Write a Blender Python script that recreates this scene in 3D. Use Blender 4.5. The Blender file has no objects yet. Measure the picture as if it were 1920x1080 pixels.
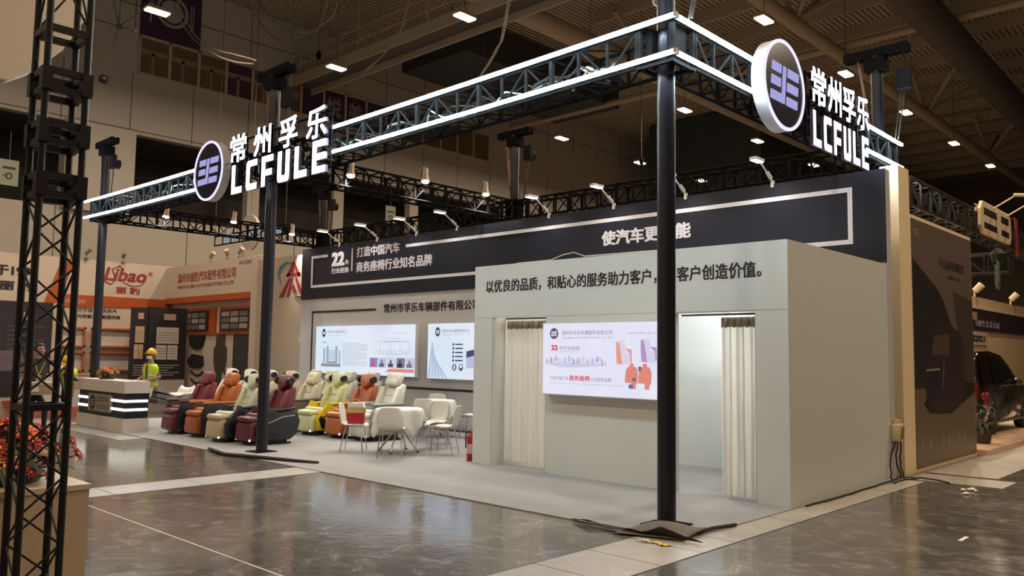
import bpy, bmesh, math, random
from mathutils import Vector, Matrix
random.seed(7)
PI = math.pi
SC = bpy.context.scene
COL = SC.collection

# ---------------------------------------------------------------- camera
cam_d = bpy.data.cameras.new('camera')
cam_d.sensor_width = 36.0
cam_d.lens = 36.0 * 1536.5 / 1920.0
cam_d.clip_end = 300
cam = bpy.data.objects.new('camera', cam_d)
COL.objects.link(cam)
_y, _p, _r = math.radians(-43.388), math.radians(4.660), math.radians(0.8096)
_f = Vector((math.sin(_y) * math.cos(_p), math.cos(_y) * math.cos(_p), math.sin(_p)))
_rt = Vector((math.cos(_y), -math.sin(_y), 0)); _up = _rt.cross(_f)
_c, _s = math.cos(_r), math.sin(_r)
_R, _U = _c * _rt + _s * _up, -_s * _rt + _c * _up
CAM = Vector((4.640, -7.232, 1.7))
cam.matrix_world = Matrix(((_R.x, _U.x, -_f.x, CAM.x), (_R.y, _U.y, -_f.y, CAM.y), (_R.z, _U.z, -_f.z, CAM.z), (0, 0, 0, 1)))
SC.camera = cam

# ---------------------------------------------------------------- view, world
SC.view_settings.view_transform = 'Standard'
SC.view_settings.look = 'None'
SC.view_settings.gamma = 1
SC.view_settings.use_curve_mapping = False
SC.view_settings.exposure = 0.0
W = bpy.data.worlds.new('hall_air'); SC.world = W; W.use_nodes = True
W.node_tree.nodes['Background'].inputs[0].default_value = (1.0, 0.80, 0.60, 1)
W.node_tree.nodes['Background'].inputs[1].default_value = 0.035
SC.cycles.max_bounces = 6
SC.cycles.diffuse_bounces = 3
SC.cycles.glossy_bounces = 3
SC.cycles.transmission_bounces = 4
SC.cycles.sample_clamp_indirect = 4.0
SC.cycles.caustics_reflective = False
SC.cycles.caustics_refractive = False

# ---------------------------------------------------------------- light levels
PENDANT_W = 345.0      # each warm hall lamp
SPOT_W = 270.0          # each round spotlight on the trusses
ARM_W = 60.0           # each arm floodlight on the black header
LED_E = 105.0            # LED tubes
SIGN_E = 2.6           # lit letters
SCREEN_E = 0.92        # light boxes
WARM = (1.0, 0.775, 0.55)
COOL = (0.93, 0.97, 1.0)

# ---------------------------------------------------------------- materials
def lin(c):
    if isinstance(c, str):
        c = tuple(int(c[i:i + 2], 16) / 255 for i in (0, 2, 4))
    return tuple((v / 12.92 if v <= .04045 else ((v + .055) / 1.055) ** 2.4) for v in c)

_M = {}
def mat(name, col, rough=.5, metal=0., emit=0., ecol=None, noise=0., nscale=8., bump=0., bscale=60., spec=.5, coat=0., alpha=1., trans=0.):
    if name in _M: return _M[name]
    m = bpy.data.materials.new(name); m.use_nodes = True
    nt = m.node_tree; b = nt.nodes['Principled BSDF']
    c = lin(col)
    b.inputs['Base Color'].default_value = (*c, 1)
    b.inputs['Roughness'].default_value = rough
    b.inputs['Metallic'].default_value = metal
    b.inputs['Specular IOR Level'].default_value = spec
    if coat: b.inputs['Coat Weight'].default_value = coat
    if trans: b.inputs['Transmission Weight'].default_value = trans
    if alpha < 1: b.inputs['Alpha'].default_value = alpha
    if emit:
        b.inputs['Emission Color'].default_value = (*lin(ecol or col), 1)
        b.inputs['Emission Strength'].default_value = emit
    tc = None
    if noise or bump:
        tc = nt.nodes.new('ShaderNodeTexCoord')
    if noise:
        n = nt.nodes.new('ShaderNodeTexNoise'); n.inputs['Scale'].default_value = nscale; n.inputs['Detail'].default_value = 5
        nt.links.new(tc.outputs['Object'], n.inputs['Vector'])
        mx = nt.nodes.new('ShaderNodeMixRGB'); mx.blend_type = 'MIX'
        nt.links.new(n.outputs['Fac'], mx.inputs[0])
        mx.inputs[1].default_value = (*[v * (1 - noise) for v in c], 1)
        mx.inputs[2].default_value = (*[min(1, v * (1 + noise)) for v in c], 1)
        nt.links.new(mx.outputs[0], b.inputs['Base Color'])
    if bump:
        n2 = nt.nodes.new('ShaderNodeTexNoise'); n2.inputs['Scale'].default_value = bscale; n2.inputs['Detail'].default_value = 4
        nt.links.new(tc.outputs['Object'], n2.inputs['Vector'])
        bp = nt.nodes.new('ShaderNodeBump'); bp.inputs['Strength'].default_value = bump; bp.inputs['Distance'].default_value = .02
        nt.links.new(n2.outputs['Fac'], bp.inputs['Height']); nt.links.new(bp.outputs[0], b.inputs['Normal'])
    _M[name] = m
    return m

def emat(name, col, e):
    """something that gives off light"""
    if name in _M: return _M[name]
    m = bpy.data.materials.new(name); m.use_nodes = True
    nt = m.node_tree; nt.nodes.clear()
    em = nt.nodes.new('ShaderNodeEmission'); em.inputs[0].default_value = (*lin(col), 1); em.inputs[1].default_value = e
    out = nt.nodes.new('ShaderNodeOutputMaterial'); nt.links.new(em.outputs[0], out.inputs[0])
    _M[name] = m
    return m

# ---------------------------------------------------------------- mesh builder
class MB:
    def __init__(s): s.v = []; s.f = []; s.mi = []; s.cur = 0
    def add(s, vs, fs):
        k = len(s.v); s.v += [tuple(v) for v in vs]
        for f in fs: s.f.append(tuple(i + k for i in f)); s.mi.append(s.cur)
        return s
    def box(s, a, b):
        x0, x1 = sorted((a[0], b[0])); y0, y1 = sorted((a[1], b[1])); z0, z1 = sorted((a[2], b[2]))
        return s.add([(x0,y0,z0),(x1,y0,z0),(x1,y1,z0),(x0,y1,z0),(x0,y0,z1),(x1,y0,z1),(x1,y1,z1),(x0,y1,z1)],
                     [(0,3,2,1),(4,5,6,7),(0,1,5,4),(1,2,6,5),(2,3,7,6),(3,0,4,7)])
    def obox(s, c, size, rot=None):
        """box with centre, size, and a rotation matrix"""
        R = rot or Matrix.Identity(3); h = [v / 2 for v in size]; c = Vector(c)
        vs = [c + R @ Vector((sx*h[0], sy*h[1], sz*h[2])) for sz in (-1,1) for sx, sy in ((-1,-1),(1,-1),(1,1),(-1,1))]
        return s.add(vs, [(0,3,2,1),(4,5,6,7),(0,1,5,4),(1,2,6,5),(2,3,7,6),(3,0,4,7)])
    def rbox(s, c, size, r=.02, rot=None, seg=2):
        R = rot or Matrix.Identity(3)
        bm = bmesh.new(); bmesh.ops.create_cube(bm, size=1)
        for v in bm.verts: v.co = Vector((v.co.x*size[0], v.co.y*size[1], v.co.z*size[2]))
        r = min(r, min(size) * .49)
        bmesh.ops.bevel(bm, geom=bm.edges[:], offset=r, segments=seg, profile=.5, affect='EDGES')
        bm.verts.index_update(); c = Vector(c)
        s.add([c + R @ v.co for v in bm.verts], [[v.index for v in f.verts] for f in bm.faces]); bm.free()
        return s
    def prism(s, poly, x0, x1, axis='x', bev=0., seg=2):
        """extrude a 2D polygon; axis x: poly=(y,z); axis y: poly=(x,z); axis z: poly=(x,y)"""
        def P(p, t):
            return {'x': (t, p[0], p[1]), 'y': (p[0], t, p[1]), 'z': (p[0], p[1], t)}[axis]
        bm = bmesh.new()
        a = [bm.verts.new(P(p, x0)) for p in poly]; b = [bm.verts.new(P(p, x1)) for p in poly]
        n = len(poly)
        bm.faces.new(a); bm.faces.new(b[::-1])
        for i in range(n): bm.faces.new((a[i], b[i], b[(i+1) % n], a[(i+1) % n]))
        bmesh.ops.recalc_face_normals(bm, faces=bm.faces[:])
        if bev: bmesh.ops.bevel(bm, geom=bm.edges[:], offset=bev, segments=seg, profile=.5, affect='EDGES')
        bm.verts.index_update()
        s.add([v.co.copy() for v in bm.verts], [[v.index for v in f.verts] for f in bm.faces]); bm.free()
        return s
    def cyl(s, p, q, r, r2=None, n=10, cap=True):
        p, q = Vector(p), Vector(q); r2 = r if r2 is None else r2
        d = (q - p).normalized(); u = d.orthogonal().normalized(); w = d.cross(u)
        vs = [c + (u*math.cos(2*PI*i/n) + w*math.sin(2*PI*i/n))*rr for c, rr in ((p, r), (q, r2)) for i in range(n)]
        fs = [(i, (i+1) % n, n+(i+1) % n, n+i) for i in range(n)]
        if cap: fs += [tuple(range(n))[::-1], tuple(range(n, 2*n))]
        return s.add(vs, fs)
    def bar(s, p, q, w, h=None, up=(0,0,1)):
        """square bar from p to q"""
        p, q = Vector(p), Vector(q); h = h or w
        d = (q - p).normalized(); u = Vector(up)
        if abs(d.dot(u)) > .98: u = Vector((1, 0, 0))
        a = d.cross(u).normalized(); b = a.cross(d)
        vs = [c + a*sx*w/2 + b*sy*h/2 for c in (p, q) for sx, sy in ((-1,-1),(1,-1),(1,1),(-1,1))]
        return s.add(vs, [(0,1,5,4),(1,2,6,5),(2,3,7,6),(3,0,4,7),(3,2,1,0),(4,5,6,7)])
    def tube(s, pts, r, n=8, cap=True, radii=None):
        pts = [Vector(p) for p in pts]; m = len(pts)
        d0 = (pts[1] - pts[0]).normalized(); u = d0.orthogonal().normalized()
        vs = []
        for k, p in enumerate(pts):
            d = (pts[min(k+1, m-1)] - pts[max(k-1, 0)]).normalized()
            u = (u - d*u.dot(d)).normalized(); w = d.cross(u); rr = radii[k] if radii else r
            vs += [p + (u*math.cos(2*PI*i/n) + w*math.sin(2*PI*i/n))*rr for i in range(n)]
        fs = [(k*n+i, k*n+(i+1) % n, (k+1)*n+(i+1) % n, (k+1)*n+i) for k in range(m-1) for i in range(n)]
        if cap: fs += [tuple(range(n))[::-1], tuple(range((m-1)*n, m*n))]
        return s.add(vs, fs)
    def lathe(s, prof, c=(0,0,0), n=16, axis='z', cap=True):
        c = Vector(c); vs = []
        for r, z in prof:
            for i in range(n):
                a = 2*PI*i/n; x, y = r*math.cos(a), r*math.sin(a)
                vs.append(c + (Vector((x, y, z)) if axis == 'z' else Vector((x, z, y)) if axis == 'y' else Vector((z, x, y))))
        m = len(prof)
        fs = [(k*n+i, k*n+(i+1) % n, (k+1)*n+(i+1) % n, (k+1)*n+i) for k in range(m-1) for i in range(n)]
        if cap: fs += [tuple(range(n))[::-1], tuple(range((m-1)*n, m*n))]
        return s.add(vs, fs)
    def ball(s, c, r, n=10, m=6, rot=None):
        rx, ry, rz = r if hasattr(r, '__len__') else (r, r, r)
        R = rot or Matrix.Identity(3); c = Vector(c)
        vs = [c + R @ Vector((rx*math.sin(PI*k/m)*math.cos(2*PI*i/n), ry*math.sin(PI*k/m)*math.sin(2*PI*i/n), rz*math.cos(PI*k/m)))
              for k in range(1, m) for i in range(n)]
        vs += [c + R @ Vector((0, 0, rz)), c - R @ Vector((0, 0, rz))]
        fs = [(k*n+i, (k+1)*n+i, (k+1)*n+(i+1) % n, k*n+(i+1) % n) for k in range(m-2) for i in range(n)]
        t, b = len(vs) - 2, len(vs) - 1
        fs += [(t, i, (i+1) % n) for i in range(n)] + [(b, (m-2)*n+(i+1) % n, (m-2)*n+i) for i in range(n)]
        return s.add(vs, fs)
    def grid(s, fn, nu, nv):
        vs = [fn(i/nu, j/nv) for j in range(nv+1) for i in range(nu+1)]
        return s.add(vs, [(j*(nu+1)+i, j*(nu+1)+i+1, (j+1)*(nu+1)+i+1, (j+1)*(nu+1)+i) for j in range(nv) for i in range(nu)])
    def quad(s, *p): return s.add(p, [tuple(range(len(p)))])
    def map(s, fn):
        s.v = [tuple(fn(Vector(v))) for v in s.v]; return s
    def build(s, name, m, parent=None, smooth=False, solid=0., sub=0):
        me = bpy.data.meshes.new(name); me.from_pydata(s.v, [], s.f)
        ms = m if isinstance(m, (list, tuple)) else [m]
        for x in ms: me.materials.append(x)
        if len(ms) > 1: me.polygons.foreach_set('material_index', s.mi)
        if not isinstance(smooth, bool) or smooth:
            bm = bmesh.new(); bm.from_mesh(me); bmesh.ops.recalc_face_normals(bm, faces=bm.faces[:])
            lim = math.radians(38 if smooth is True else smooth)
            for f in bm.faces: f.smooth = True
            for e in bm.edges:
                if len(e.link_faces) == 2 and e.calc_face_angle(0) > lim: e.smooth = False
            bm.to_mesh(me); bm.free()
        else:
            bm = bmesh.new(); bm.from_mesh(me); bmesh.ops.recalc_face_normals(bm, faces=bm.faces[:]); bm.to_mesh(me); bm.free()
        o = bpy.data.objects.new(name, me); COL.objects.link(o)
        if parent: o.parent = parent
        if solid:
            md = o.modifiers.new('thickness', 'SOLIDIFY'); md.thickness = solid; md.offset = 0
        if sub:
            md = o.modifiers.new('smooth', 'SUBSURF'); md.levels = md.render_levels = sub
        return o

def tag(o, label=None, cat=None, group=None, kind=None):
    if label: o['label'] = label
    if cat: o['category'] = cat
    if group: o['group'] = group
    if kind: o['kind'] = kind
    return o
def thing(name, label, cat, loc=(0,0,0), rz=0., group=None):
    o = bpy.data.objects.new(name, None); COL.objects.link(o)
    o.location = loc; o.rotation_euler = (0, 0, rz); o.empty_display_size = .1
    return tag(o, label, cat, group)
def struct(o, label=None):
    o['kind'] = 'structure'
    if label: o['label'] = label
    return o
def copy_tree(o, parent=None):
    c = o.copy(); COL.objects.link(c)
    if parent: c.parent = parent
    for ch in o.children: copy_tree(ch, c)
    return c
def rotx(a): return Matrix.Rotation(a, 3, 'X')
def roty(a): return Matrix.Rotation(a, 3, 'Y')
def rotz(a): return Matrix.Rotation(a, 3, 'Z')

# ---------------------------------------------------------------- lettering
_TC = {}
def text_geo(body, bold=0., res=2, spacing=1.0):
    key = (body, bold, res, spacing)
    if key in _TC: return _TC[key]
    c = bpy.data.curves.new('t', 'FONT'); c.body = body; c.size = 1; c.resolution_u = res; c.offset = bold
    c.space_character = spacing; c.fill_mode = 'FRONT'
    o = bpy.data.objects.new('t', c); COL.objects.link(o)
    bpy.context.view_layer.update()
    dg = bpy.context.evaluated_depsgraph_get()
    me = bpy.data.meshes.new_from_object(o.evaluated_get(dg))
    vs = [(v.co.x, v.co.y) for v in me.vertices]; fs = [tuple(p.vertices) for p in me.polygons]
    bpy.data.objects.remove(o); bpy.data.curves.remove(c); bpy.data.meshes.remove(me)
    _TC[key] = (vs, fs); return vs, fs
def text(mb, body, o, u, v, w=None, h=None, depth=.004, bold=.012, res=2, spacing=1.0, italic=0., solid=True):
    """lettering whose lower left corner is o, running along unit vector u, up v, fitted to w x h"""
    vs, fs = text_geo(body, 0., res, spacing)
    if not vs: return mb
    if bold > .004:                       # a heavier weight: the outline laid four times, a little apart
        V, F = [], []
        for dx, dy in ((-1, -1), (1, -1), (1, 1), (-1, 1), (0, 0))[:5 if bold > .03 else 4]:
            k = len(V); V += [(a + dx*bold, b + dy*bold*.8, dx + 2*dy) for a, b in vs]; F += [tuple(i + k for i in f) for f in fs]
        vs, fs = V, F
    x0, x1 = min(p[0] for p in vs), max(p[0] for p in vs); y0, y1 = min(p[1] for p in vs), max(p[1] for p in vs)
    o, u, v = Vector(o), Vector(u), Vector(v); n = u.cross(v)
    sx = (w / (x1-x0)) if w else None; sy = (h / (y1-y0)) if h else None
    sx = sx or sy; sy = sy or sx
    P = [o + u*((p[0]-x0)*sx + italic*(p[1]-y0)*sy) + v*((p[1]-y0)*sy) + n*(depth + (.0005*p[2] + .0012 if len(p) > 2 else 0)) for p in vs]
    if not solid: return mb.add(P, fs)
    k = len(P); Q = [p - n*depth for p in P]
    from collections import Counter
    ec = Counter(); 
    for f in fs:
        for i in range(len(f)): ec[frozenset((f[i], f[(i+1) % len(f)]))] += 1
    sides = []
    for f in fs:
        for i in range(len(f)):
            a, b = f[i], f[(i+1) % len(f)]
            if ec[frozenset((a, b))] == 1: sides.append((a, b, b+k, a+k))
    return mb.add(P + Q, list(fs) + sides)
# ================================================================ THE SETTING
# polished concrete floor
def floor_mat(name, base, dark, light, rough0, rough1, sx=1.0):
    m = bpy.data.materials.new(name); m.use_nodes = True; nt = m.node_tree; b = nt.nodes['Principled BSDF']
    tc = nt.nodes.new('ShaderNodeTexCoord')
    def noise(scale, detail, rough=.6, dist=0.):
        n = nt.nodes.new('ShaderNodeTexNoise'); n.inputs['Scale'].default_value = scale; n.inputs['Detail'].default_value = detail
        n.inputs['Roughness'].default_value = rough; n.inputs['Distortion'].default_value = dist
        nt.links.new(tc.outputs['Object'], n.inputs['Vector']); return n
    n1 = noise(.55, 8, .65, .6); n2 = noise(3.2, 6, .7, 1.2)
    r1 = nt.nodes.new('ShaderNodeValToRGB'); r1.color_ramp.elements[0].position = .3; r1.color_ramp.elements[1].position = .72
    r1.color_ramp.elements[0].color = (*lin(dark), 1); r1.color_ramp.elements[1].color = (*lin(base), 1)
    nt.links.new(n1.outputs['Fac'], r1.inputs[0])
    r2 = nt.nodes.new('ShaderNodeValToRGB'); r2.color_ramp.elements[0].position = .50; r2.color_ramp.elements[1].position = .74
    nt.links.new(n2.outputs['Fac'], r2.inputs[0])
    mx = nt.nodes.new('ShaderNodeMixRGB'); nt.links.new(r2.outputs[0], mx.inputs[0]); nt.links.new(r1.outputs[0], mx.inputs[1])
    mx.inputs[2].default_value = (*lin(light), 1)
    nt.links.new(mx.outputs[0], b.inputs['Base Color'])
    rr = nt.nodes.new('ShaderNodeMapRange'); rr.inputs['To Min'].default_value = rough0; rr.inputs['To Max'].default_value = rough1
    nt.links.new(n2.outputs['Fac'], rr.inputs['Value']); nt.links.new(rr.outputs[0], b.inputs['Roughness'])
    n3 = noise(9, 3); bp = nt.nodes.new('ShaderNodeBump'); bp.inputs['Strength'].default_value = .06; bp.inputs['Distance'].default_value = .03
    nt.links.new(n3.outputs['Fac'], bp.inputs['Height']); nt.links.new(bp.outputs[0], b.inputs['Normal'])
    b.inputs['Specular IOR Level'].default_value = .75
    return m
M_FLOOR = floor_mat('polished_concrete', '67625b', '443f3b', '86807a', .05, .20)
M_STRIP = floor_mat('pale_concrete', 'a09a8e', '8a8478', 'aea79a', .25, .45)
M_SEAM = mat('floor_seam', '3c342c', .8)
struct(MB().box((-40, -14, -.3), (30, 75, 0)).build('floor', M_FLOOR))
# pale trench covers let into the floor, with their cross seams
def strip(x0, x1, ys, n):
    for i in range(len(ys) - 1):
        struct(MB().box((x0, ys[i] + .006, -.05), (x1, ys[i+1] - .006, .003)).build('floor_strip', M_STRIP))
    s = MB()
    for x in (x0 - .008, x1 + .008): s.box((x - .008, ys[0], -.05), (x + .008, ys[-1], .002))
    struct(s.build('floor_seam', M_SEAM))
strip(.08, .85, [-9, -7.0, -5.2, -3.6, -2.9, -2.1, -1.4, -.75, -.15, 1.2, 2.6, 4.0, 5.3], 0)
strip(-6.06, -5.42, [-9, -6.5, -4.6, -3.3, -2.2, -1.15, -.42], 1)
s = MB()
s.box((-9, -3.78, -.05), (.06, -3.765, .0015)); struct(s.build('floor_seam', mat('pale_seam', 'b9b09e', .6)))
s = MB(); s.box((.55, 5.42, -.05), (1.78, 6.22, .003)); struct(s.build('floor_strip', M_STRIP))
s = MB(); s.box((.55, 6.4, -.05), (1.5, 12.5, .003)); struct(s.build('floor_strip', M_STRIP))
s = MB(); s.box((-17.5, -.95, -.05), (-11.4, -.48, .002)); struct(s.build('floor_strip', M_STRIP))

# ---------------------------------------------------------------- hall shell
M_HALL = mat('hall_panel', 'b2aca4', .7, noise=.04, nscale=.4)
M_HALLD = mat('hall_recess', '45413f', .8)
M_JOINT = mat('hall_joint', '6f6252', .8)
XW = -27.0
w = MB()
w.box((XW - .4, -14, -.1), (XW, 75, 6.78))
w.box((XW - .4, -14, 9.9), (XW, 75, 16.3))
w.box((XW - .4, 25.5, 6.7), (XW, 75, 9.95))
w.box((XW - .4, 2.68, 6.7), (XW + .25, 5.12, 9.95))
for y in (9.9, 14.2, 18.7): w.box((XW - .4, y, 6.7), (XW, y + .55, 9.95))
hw = struct(w.build('wall_hall_left', M_HALL))
j = MB()
y = -12.0
while y < 60:
    if not (2.68 < y < 5.12): j.box((XW - .02, y, .02), (XW + .012, y + .03, 6.75))
    j.box((XW - .02, y, 9.93), (XW + .012, y + .03, 12.2))
    j.box((XW - .02, y, 14.0), (XW + .012, y + .03, 16.1)); y += 2.42
j.box((XW - .02, -14, 10.02), (XW + .012, 70, 10.06)); j.box((XW - .02, -14, 4.4), (XW + .012, 2.6, 4.44))
j.box((XW - .02, -14, 14.9), (XW + .012, 70, 14.94))
struct(j.build('trim_1', M_JOINT, hw))
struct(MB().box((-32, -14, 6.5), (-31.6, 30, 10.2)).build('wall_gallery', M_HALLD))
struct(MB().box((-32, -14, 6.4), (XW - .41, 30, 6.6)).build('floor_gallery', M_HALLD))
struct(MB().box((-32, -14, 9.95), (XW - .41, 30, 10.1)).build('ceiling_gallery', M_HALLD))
struct(MB().box((-40, 66, 0), (30, 66.4, 17)).build('wall_hall_back', mat('hall_far', '6e6355', .8, noise=.1, nscale=.15)))
struct(MB().box((29, -14, 0), (29.4, 66, 17)).build('wall_hall_right', M_HALL))
struct(MB().box((-40, -14.4, 0), (30, -14, 17)).build('wall_hall_front', M_HALL))

# corrugated roof deck
m = bpy.data.materials.new('roof_deck'); m.use_nodes = True; nt = m.node_tree; b = nt.nodes['Principled BSDF']
tc = nt.nodes.new('ShaderNodeTexCoord'); wv = nt.nodes.new('ShaderNodeTexWave'); wv.bands_direction = 'X'; wv.inputs['Scale'].default_value = 1.35
nt.links.new(tc.outputs['Object'], wv.inputs['Vector'])
rp = nt.nodes.new('ShaderNodeValToRGB'); rp.color_ramp.elements[0].position = .2; rp.color_ramp.elements[1].position = .6
rp.color_ramp.elements[0].color = (*lin('8a7d6c'), 1); rp.color_ramp.elements[1].color = (*lin('d4c6b2'), 1)
nt.links.new(wv.outputs['Fac'], rp.inputs[0]); nt.links.new(rp.outputs[0], b.inputs['Base Color'])
bp = nt.nodes.new('ShaderNodeBump'); bp.inputs['Distance'].default_value = .1; nt.links.new(wv.outputs['Fac'], bp.inputs['Height']); nt.links.new(bp.outputs[0], b.inputs['Normal'])
b.inputs['Roughness'].default_value = .7
ceil = struct(MB().box((-40, -14, 16.3), (30, 70, 16.6)).build('ceiling', m))
M_STEEL = mat('roof_steel', 'b3a58f', .6)
M_STEELD = mat('roof_steel_dark', '5a5550', .7)
k = 0
yy = 8.0
while yy < 62:
    q = MB().box((-16.2, yy, 15.75), (29, yy + .16, 16.3)); struct(q.build('ceiling_beam', M_STEEL)); yy += 2.9
for yy in (2.0, 6.0): struct(MB().box((-27, yy, 15.6), (29, yy + .2, 16.3)).build('ceiling_beam', M_STEELD))
# long round girders with their fan of struts
def girder(x, z, r, y0, y1, nodes, m):
    g = MB().cyl((x, y0, z), (x, y1, z), r, n=14)
    for yn in nodes:
        for dx, dy in ((2.2, 2.1), (-2.2, 2.1), (2.2, -2.1), (-2.2, -2.1), (0, 2.6), (0, -2.6)):
            g.cyl((x, yn, z + r*.4), (x + dx, yn + dy, 15.9), .11, n=8)
    return struct(g.build('ceiling_girder', m, smooth=True))
girder(-14.9, 14.0, .38, 4, 64, (10, 22, 34, 46), M_STEEL)
girder(-8.0, 14.0, .26, 4, 64, (9, 21.1, 36.3, 48), M_STEEL)
girder(2.6, 14.2, .3, 4, 64, (20, 34), M_STEEL)
struct(MB().cyl((-4.2, 18, 14.2), (-5.0, 62, 14.2), .62, n=16).build('ceiling_duct', M_STEELD, smooth=True))
for yy in (13.6, 26.0): struct(MB().cyl((-27, yy, 14.6), (29, yy, 14.6), .16, n=10).build('ceiling_girder', M_STEEL, smooth=True))
# high dark plant box hung under the roof
struct(MB().box((-24, 35.5, 11.6), (-16.5, 60, 16.2)).build('ceiling_plant_box', mat('plant_box', '3d4444', .7)))
struct(MB().box((-24.5, 16, 14.6), (-20.2, 27, 16.2)).build('ceiling_plant_box', mat('plant_box2', '34353a', .7)))

# catwalk under the roof, a walkway with railings
cw = thing('catwalk', 'dark steel catwalk with railings hanging high under the roof', 'catwalk', (-17, 12.2, 13.6))
MB().box((-10, -.6, -.05), (13, .6, .08)).build('deck', M_STEELD, cw)
q = MB()
for yy in (-.62, .62): q.box((-10, yy - .04, -.32), (13, yy + .04, .12))
q.build('edge_beam', M_STEEL, cw)
for yy in (-.58, .58):
    q = MB()
    for zz in (.55, 1.05): q.cyl((-10, yy, zz), (13, yy, zz), .03, n=6)
    for i in range(18): q.cyl((-10 + i*1.35, yy, .05), (-10 + i*1.35, yy, 1.05), .022, n=6)
    q.build('railing', M_STEEL, cw)
for i in range(6):
    for yy in (-.6, .6): MB().cyl((-9 + i*4.2, yy, .05), (-9 + i*4.2, yy, 2.7), .03, n=6).build('hanger', M_STEEL, cw)

# window strip high on the hall wall
M_WF = mat('window_frame', 'b9a994', .5)
M_GLASS = mat('window_glass', '6a5a48', .08, spec=.6, noise=.25, nscale=1.3)
M_GLASSP = mat('window_purple', '46344a', .25, noise=.2, nscale=2)
M_SIGNP = mat('purple_sign_letter', '8f8496', .5)
ws = 'x'
for i in range(16):
    y0 = 5.12 + i*1.19; y1 = y0 + 1.19
    fr = MB().box((XW - .02, y0, 12.3), (XW + .08, y0 + .07, 13.8)).box((XW - .02, y1 - .03, 12.3), (XW + .08, y1, 13.8))
    fr.box((XW - .02, y0, 13.72), (XW + .08, y1, 13.8)).box((XW - .02, y0, 12.28), (XW + .06, y1, 12.34))
    wo = struct(fr.build('window_%d' % (i + 1), M_WF))
    MB().box((XW + .005, y0 + .06, 12.33), (XW + .03, y1 - .03, 13.73)).build('pane', M_GLASSP if i in (3, 6, 7, 8, 9, 10) else M_GLASS, wo)
    ch = {7: '悦', 8: '美', 9: '食'}.get(i)
    if ch: text(MB(), ch, (XW + .035, y0 + .18, 12.55), (0, 1, 0), (0, 0, 1), .8, .9, .01, .02).build('lettering', M_SIGNP, wo)
    if i < 6:
        q = MB().box((XW + .032, y0 + .5, 12.34), (XW + .036, y0 + .62, 13.2)).box((XW + .032, y0 + .06, 13.1), (XW + .036, y1 - .04, 13.3))
        q.build('mullion_behind', mat('window_inside', '8a755c', .7), wo)

# purple canteen banner above the windows: plate, fork and chopsticks
bn = thing('wall_banner', 'dark purple hall banner with a white plate, fork and chopsticks on it', 'banner', (XW, 6.33, 13.85))
MB().box((.02, -1.2, 0), (.06, 1.2, 3.6)).build('panel', mat('banner_purple', '3b2440', .7), bn)
M_BW = mat('banner_print', 'a59a92', .7)
def ring(mb, c, r0, r1, x, n=28):
    vs = []
    for i in range(n):
        a = 2*PI*i/n
        vs += [(x, c[0] + r0*math.cos(a), c[1] + r0*math.sin(a)), (x, c[0] + r1*math.cos(a), c[1] + r1*math.sin(a))]
    return mb.add(vs, [(2*i, 2*i+1, (2*i+3) % (2*n), (2*i+2) % (2*n)) for i in range(n)])
q = MB(); ring(q, (0, 1.22), .54, .66, .065); ring(q, (0, 1.22), .0, .45, .065)
q.box((.06, -.86, .55), (.066, -.80, 1.25)).box((.06, -.92, 1.25), (.066, -.74, 1.35))
for t in (-.92, -.86, -.80, -.755): q.box((.06, t, 1.3), (.066, t + .025, 1.75))
q.box((.06, .74, .62), (.066, .78, 1.7)).box((.06, .84, .62), (.066, .88, 1.72))
q.build('emblem', M_BW, bn)

# green wayfinding signs in the gallery opening
for (yy, zz, lab) in ((1.1, 7.75, 'small pale green gallery sign with arrow in the dark opening, upper left'), (17.75, 8.5, 'small pale green gallery sign with arrow behind the truss')):
    t = thing('direction_sign', lab, 'sign', (XW - .3, yy, zz))
    MB().box((-.04, -.3, -.45), (0, .3, .45)).build('board', mat('sign_board', '9aa392', .5), t)
    q = MB(); ring(q, (0, -.12), .07, .12, .005, 16); q.box((.002, -.2, -.13), (.006, -.02, -.1)); q.box((.002, -.2, .12), (.006, .2, .2)); q.build('arrow', mat('sign_ink', '2b2f2c', .6), t)
    MB().cyl((-.02, 0, .45), (-.02, 0, 1.45), .02).build('hanger', M_STEELD, t)

# ---------------------------------------------------------------- hall lamps
M_LAMP = emat('hall_lamp_glow', 'ffe2b0', 14)
M_LAMPB = mat('lamp_body', '9a8f80', .5)
LAMPS = [(-19.3, 2.6, 'lit hall lamp nearest the upper left truss tower, over the plate banner'),
 (-12.72, 8.92, 'lit hall lamp over the front truss, on the left of the white tube corner'),
 (-19.3, 8.92, 'lit hall lamp before the purple lettered windows'),
 (-6.2, 14.95, 'lit hall lamp just above the round logo on the short side'),
 (-12.72, 14.95, 'lit hall lamp seen between the two front light tubes near the corner'),
 (-12.72, 21.2, 'lit hall lamp just right of the corner post, under the side tubes'),
 (-19.3, 21.3, 'lit hall lamp on the hall wall left of the corner post'),
 (-6.2, 21.15, 'lit hall lamp right above the short side sign letters'),
 (-12.72, 27.5, 'lit hall lamp under the side truss, left of the round side logo'),
 (-19.3, 27.6, 'lit hall lamp over the back truss, close left of the corner post'),
 (-6.15, 27.25, 'lit hall lamp beside the right head block, beyond the side sign'),
 (-12.75, 33.75, 'lit hall lamp low over the back truss below the side letters'),
 (-19.1, 33.4, 'lit hall lamp inside the back truss, right of the corner post'),
 (-6.1, 33.65, 'lit hall lamp right of the side tube ends, second from the frame edge'),
 (-6.0, 39.6, 'lit hall lamp farthest right, above the neighbouring truss')]
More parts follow.
